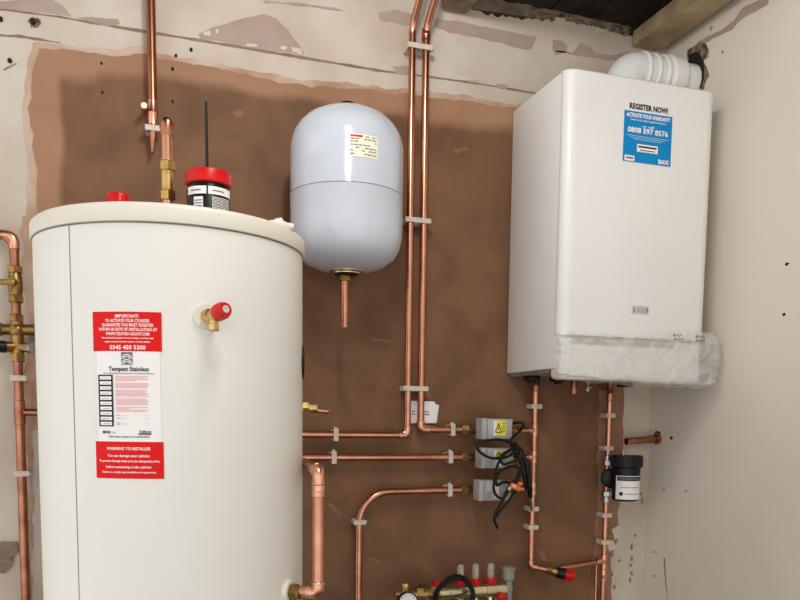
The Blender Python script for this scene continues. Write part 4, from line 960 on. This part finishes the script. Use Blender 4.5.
# ---------------------------------------------------------------- underfloor manifold
MY = 1.925; MZ = .834
t = thing('heating_manifold', 'nickel-plated heating manifold with red caps and a dial at the bottom of the wall', 'manifold', (.80, MY, .66))
bm = NB(); cyl(bm, (.742, MY, MZ), (.945, MY, MZ), .0205, n=32, ch=.002)
for X in (.778, .842, .886): lathe(bm, [(.0205, -.004), (.022, -.003), (.022, .003), (.0205, .004)], (X, MY, MZ), (1, 0, 0), 32)
finish('upper_rail', bm, T['chrome'], t)
bm = NB(); cyl(bm, (.67, MY, .70), (.945, MY, .70), .0185, n=32, ch=.002); finish('lower_rail', bm, T['chrome'], t)
bm = NB(); hexa(bm, (.722, MY, MZ), (.746, MY, MZ), .023); cyl(bm, (.640, MY, MZ - .004), (.725, MY, MZ), .0155, ch=.002); hexa(bm, (.682, MY, MZ), (.702, MY, MZ), .021)
cyl(bm, (.625, MY, MZ + .002), (.645, MY, MZ), .010, ch=.001); cyl(bm, (.654, MY, MZ), (.654, MY, MZ + .026), .009, ch=.001); cyl(bm, (.654, MY, MZ + .022), (.654, MY, MZ + .034), .0115, ch=.002)
finish('inlet_union', bm, T['brass'], t)
bm = NB(); lathe(bm, [(0, 0), (.026, 0), (.028, .003), (.028, .018), (.0255, .018), (.025, .014), (0, .014)], (.648, MY - .026, .822), (0, -1, .1), 36); g = finish('dial_case', bm, T['black'], t)
gd = Vector((0, -1, .1)).normalized(); gc = Vector((.648, MY - .026, .822)) + gd * .0145
bm = NB(); lathe(bm, [(0, 0), (.0247, 0), (.0247, .0008), (0, .0008)], gc, gd, 36); finish('dial_face', bm, T['paper'], g)
bm = NB(); u = Vector((1, 0, 0)); v = gd.cross(u) * -1
if v.z < 0: v = -v
for i in range(-5, 6):
    a = math.radians(i * 26); dv = u * math.sin(a) + v * math.cos(a); cyl(bm, gc + gd * .001 + dv * .018, gc + gd * .001 + dv * .0225, .0006, n=5)
cyl(bm, gc + gd * .0015, gc + gd * .0015 + (u * .3 - v) * .014, .0008, n=6); cyl(bm, gc + gd * .001, gc + gd * .003, .002, n=12); finish('dial_needle', bm, T['ink'], g)
for i, X in enumerate((.746, .811, .855, .900)):
    bm = NB(); lathe(bm, [(.0125, 0), (.0135, .002), (.0135, .015), (.0115, .019), (0, .019)], (X, MY, MZ + .016), n=20)
    for k in range(12): a = 2 * PI * k / 12; cyl(bm, (X + .0132 * math.cos(a), MY + .0132 * math.sin(a), MZ + .018), (X + .0132 * math.cos(a), MY + .0132 * math.sin(a), MZ + .031), .0012, n=5)
    c = finish('red_cap', bm, T['red'], t)
    if i:
        bm = NB(); lathe(bm, [(.0095, 0), (.0095, .034), (.007, .040), (0, .041)], (X, MY, MZ + .034), n=18); finish('flow_gauge_tube', bm, T['clear'], t)
        if i < 3:
            bm = NB(); cyl(bm, (X + .002, MY, MZ + .036), (X + .002, MY, MZ + .062), .0022, n=10); cyl(bm, (X + .002, MY, MZ + .046), (X + .002, MY, MZ + .052), .005, ch=.001); finish('flow_indicator', bm, T['chrome'], t)
bm = NB(); cyl(bm, (.944, MY, MZ), (.962, MY, MZ), .013, ch=.001); cyl(bm, (.954, MY, MZ - .10), (.954, MY, MZ + .025), .0105, ch=.001); lathe(bm, [(.0135, 0), (.017, .004), (.017, .028), (.0195, .030), (.0195, .036), (.016, .038), (0, .038)], (.954, MY, MZ + .024), n=28); finish('air_vent', bm, T['vent'], t)
for X in (.811, .855, .90):
    bm = NB(); cyl(bm, (X, MY, MZ - .016), (X, MY, MZ - .05), .010, ch=.001); hexa(bm, (X, MY, MZ - .03), (X, MY, MZ - .046), .0135); finish('outlet', bm, T['chrome'], t)
bm = NB(); lathe(bm, [(.0125, 0), (.0145, .003), (.0145, .018), (.012, .021), (0, .021)], (.926, MY - .012, MZ - .02), (0, -1, -.2), 20); finish('drain_cap', bm, T['red'], t)
for X in (.725, .93):
    bm = NB(); box(bm, X - .008, X + .008, MY + .012, 1.9955, .66, MZ + .012, .002)
    finish('wall_bracket', bm, T['steel'], t)
bm = NB()
cc = Vector((.776, 1.882, .838))
sweep(bm, [cc + Vector((.056 * math.cos(a) , .012 * math.sin(2 * a), (.050 * math.sin(a)))) for a in [2 * PI * i / 48 for i in range(48)]], .0042, 12, closed=True)
sweep(bm, [cc + Vector((.051 * math.cos(a) - .003, -.010 + .012 * math.sin(2 * a + .5), .045 * math.sin(a) - .001)) for a in [2 * PI * i / 48 for i in range(48)]], .0042, 12, closed=True)
tag(finish('coiled_cable', bm, T['cable']), 'coil of black cable looped over the rail of the heating manifold', 'cable')
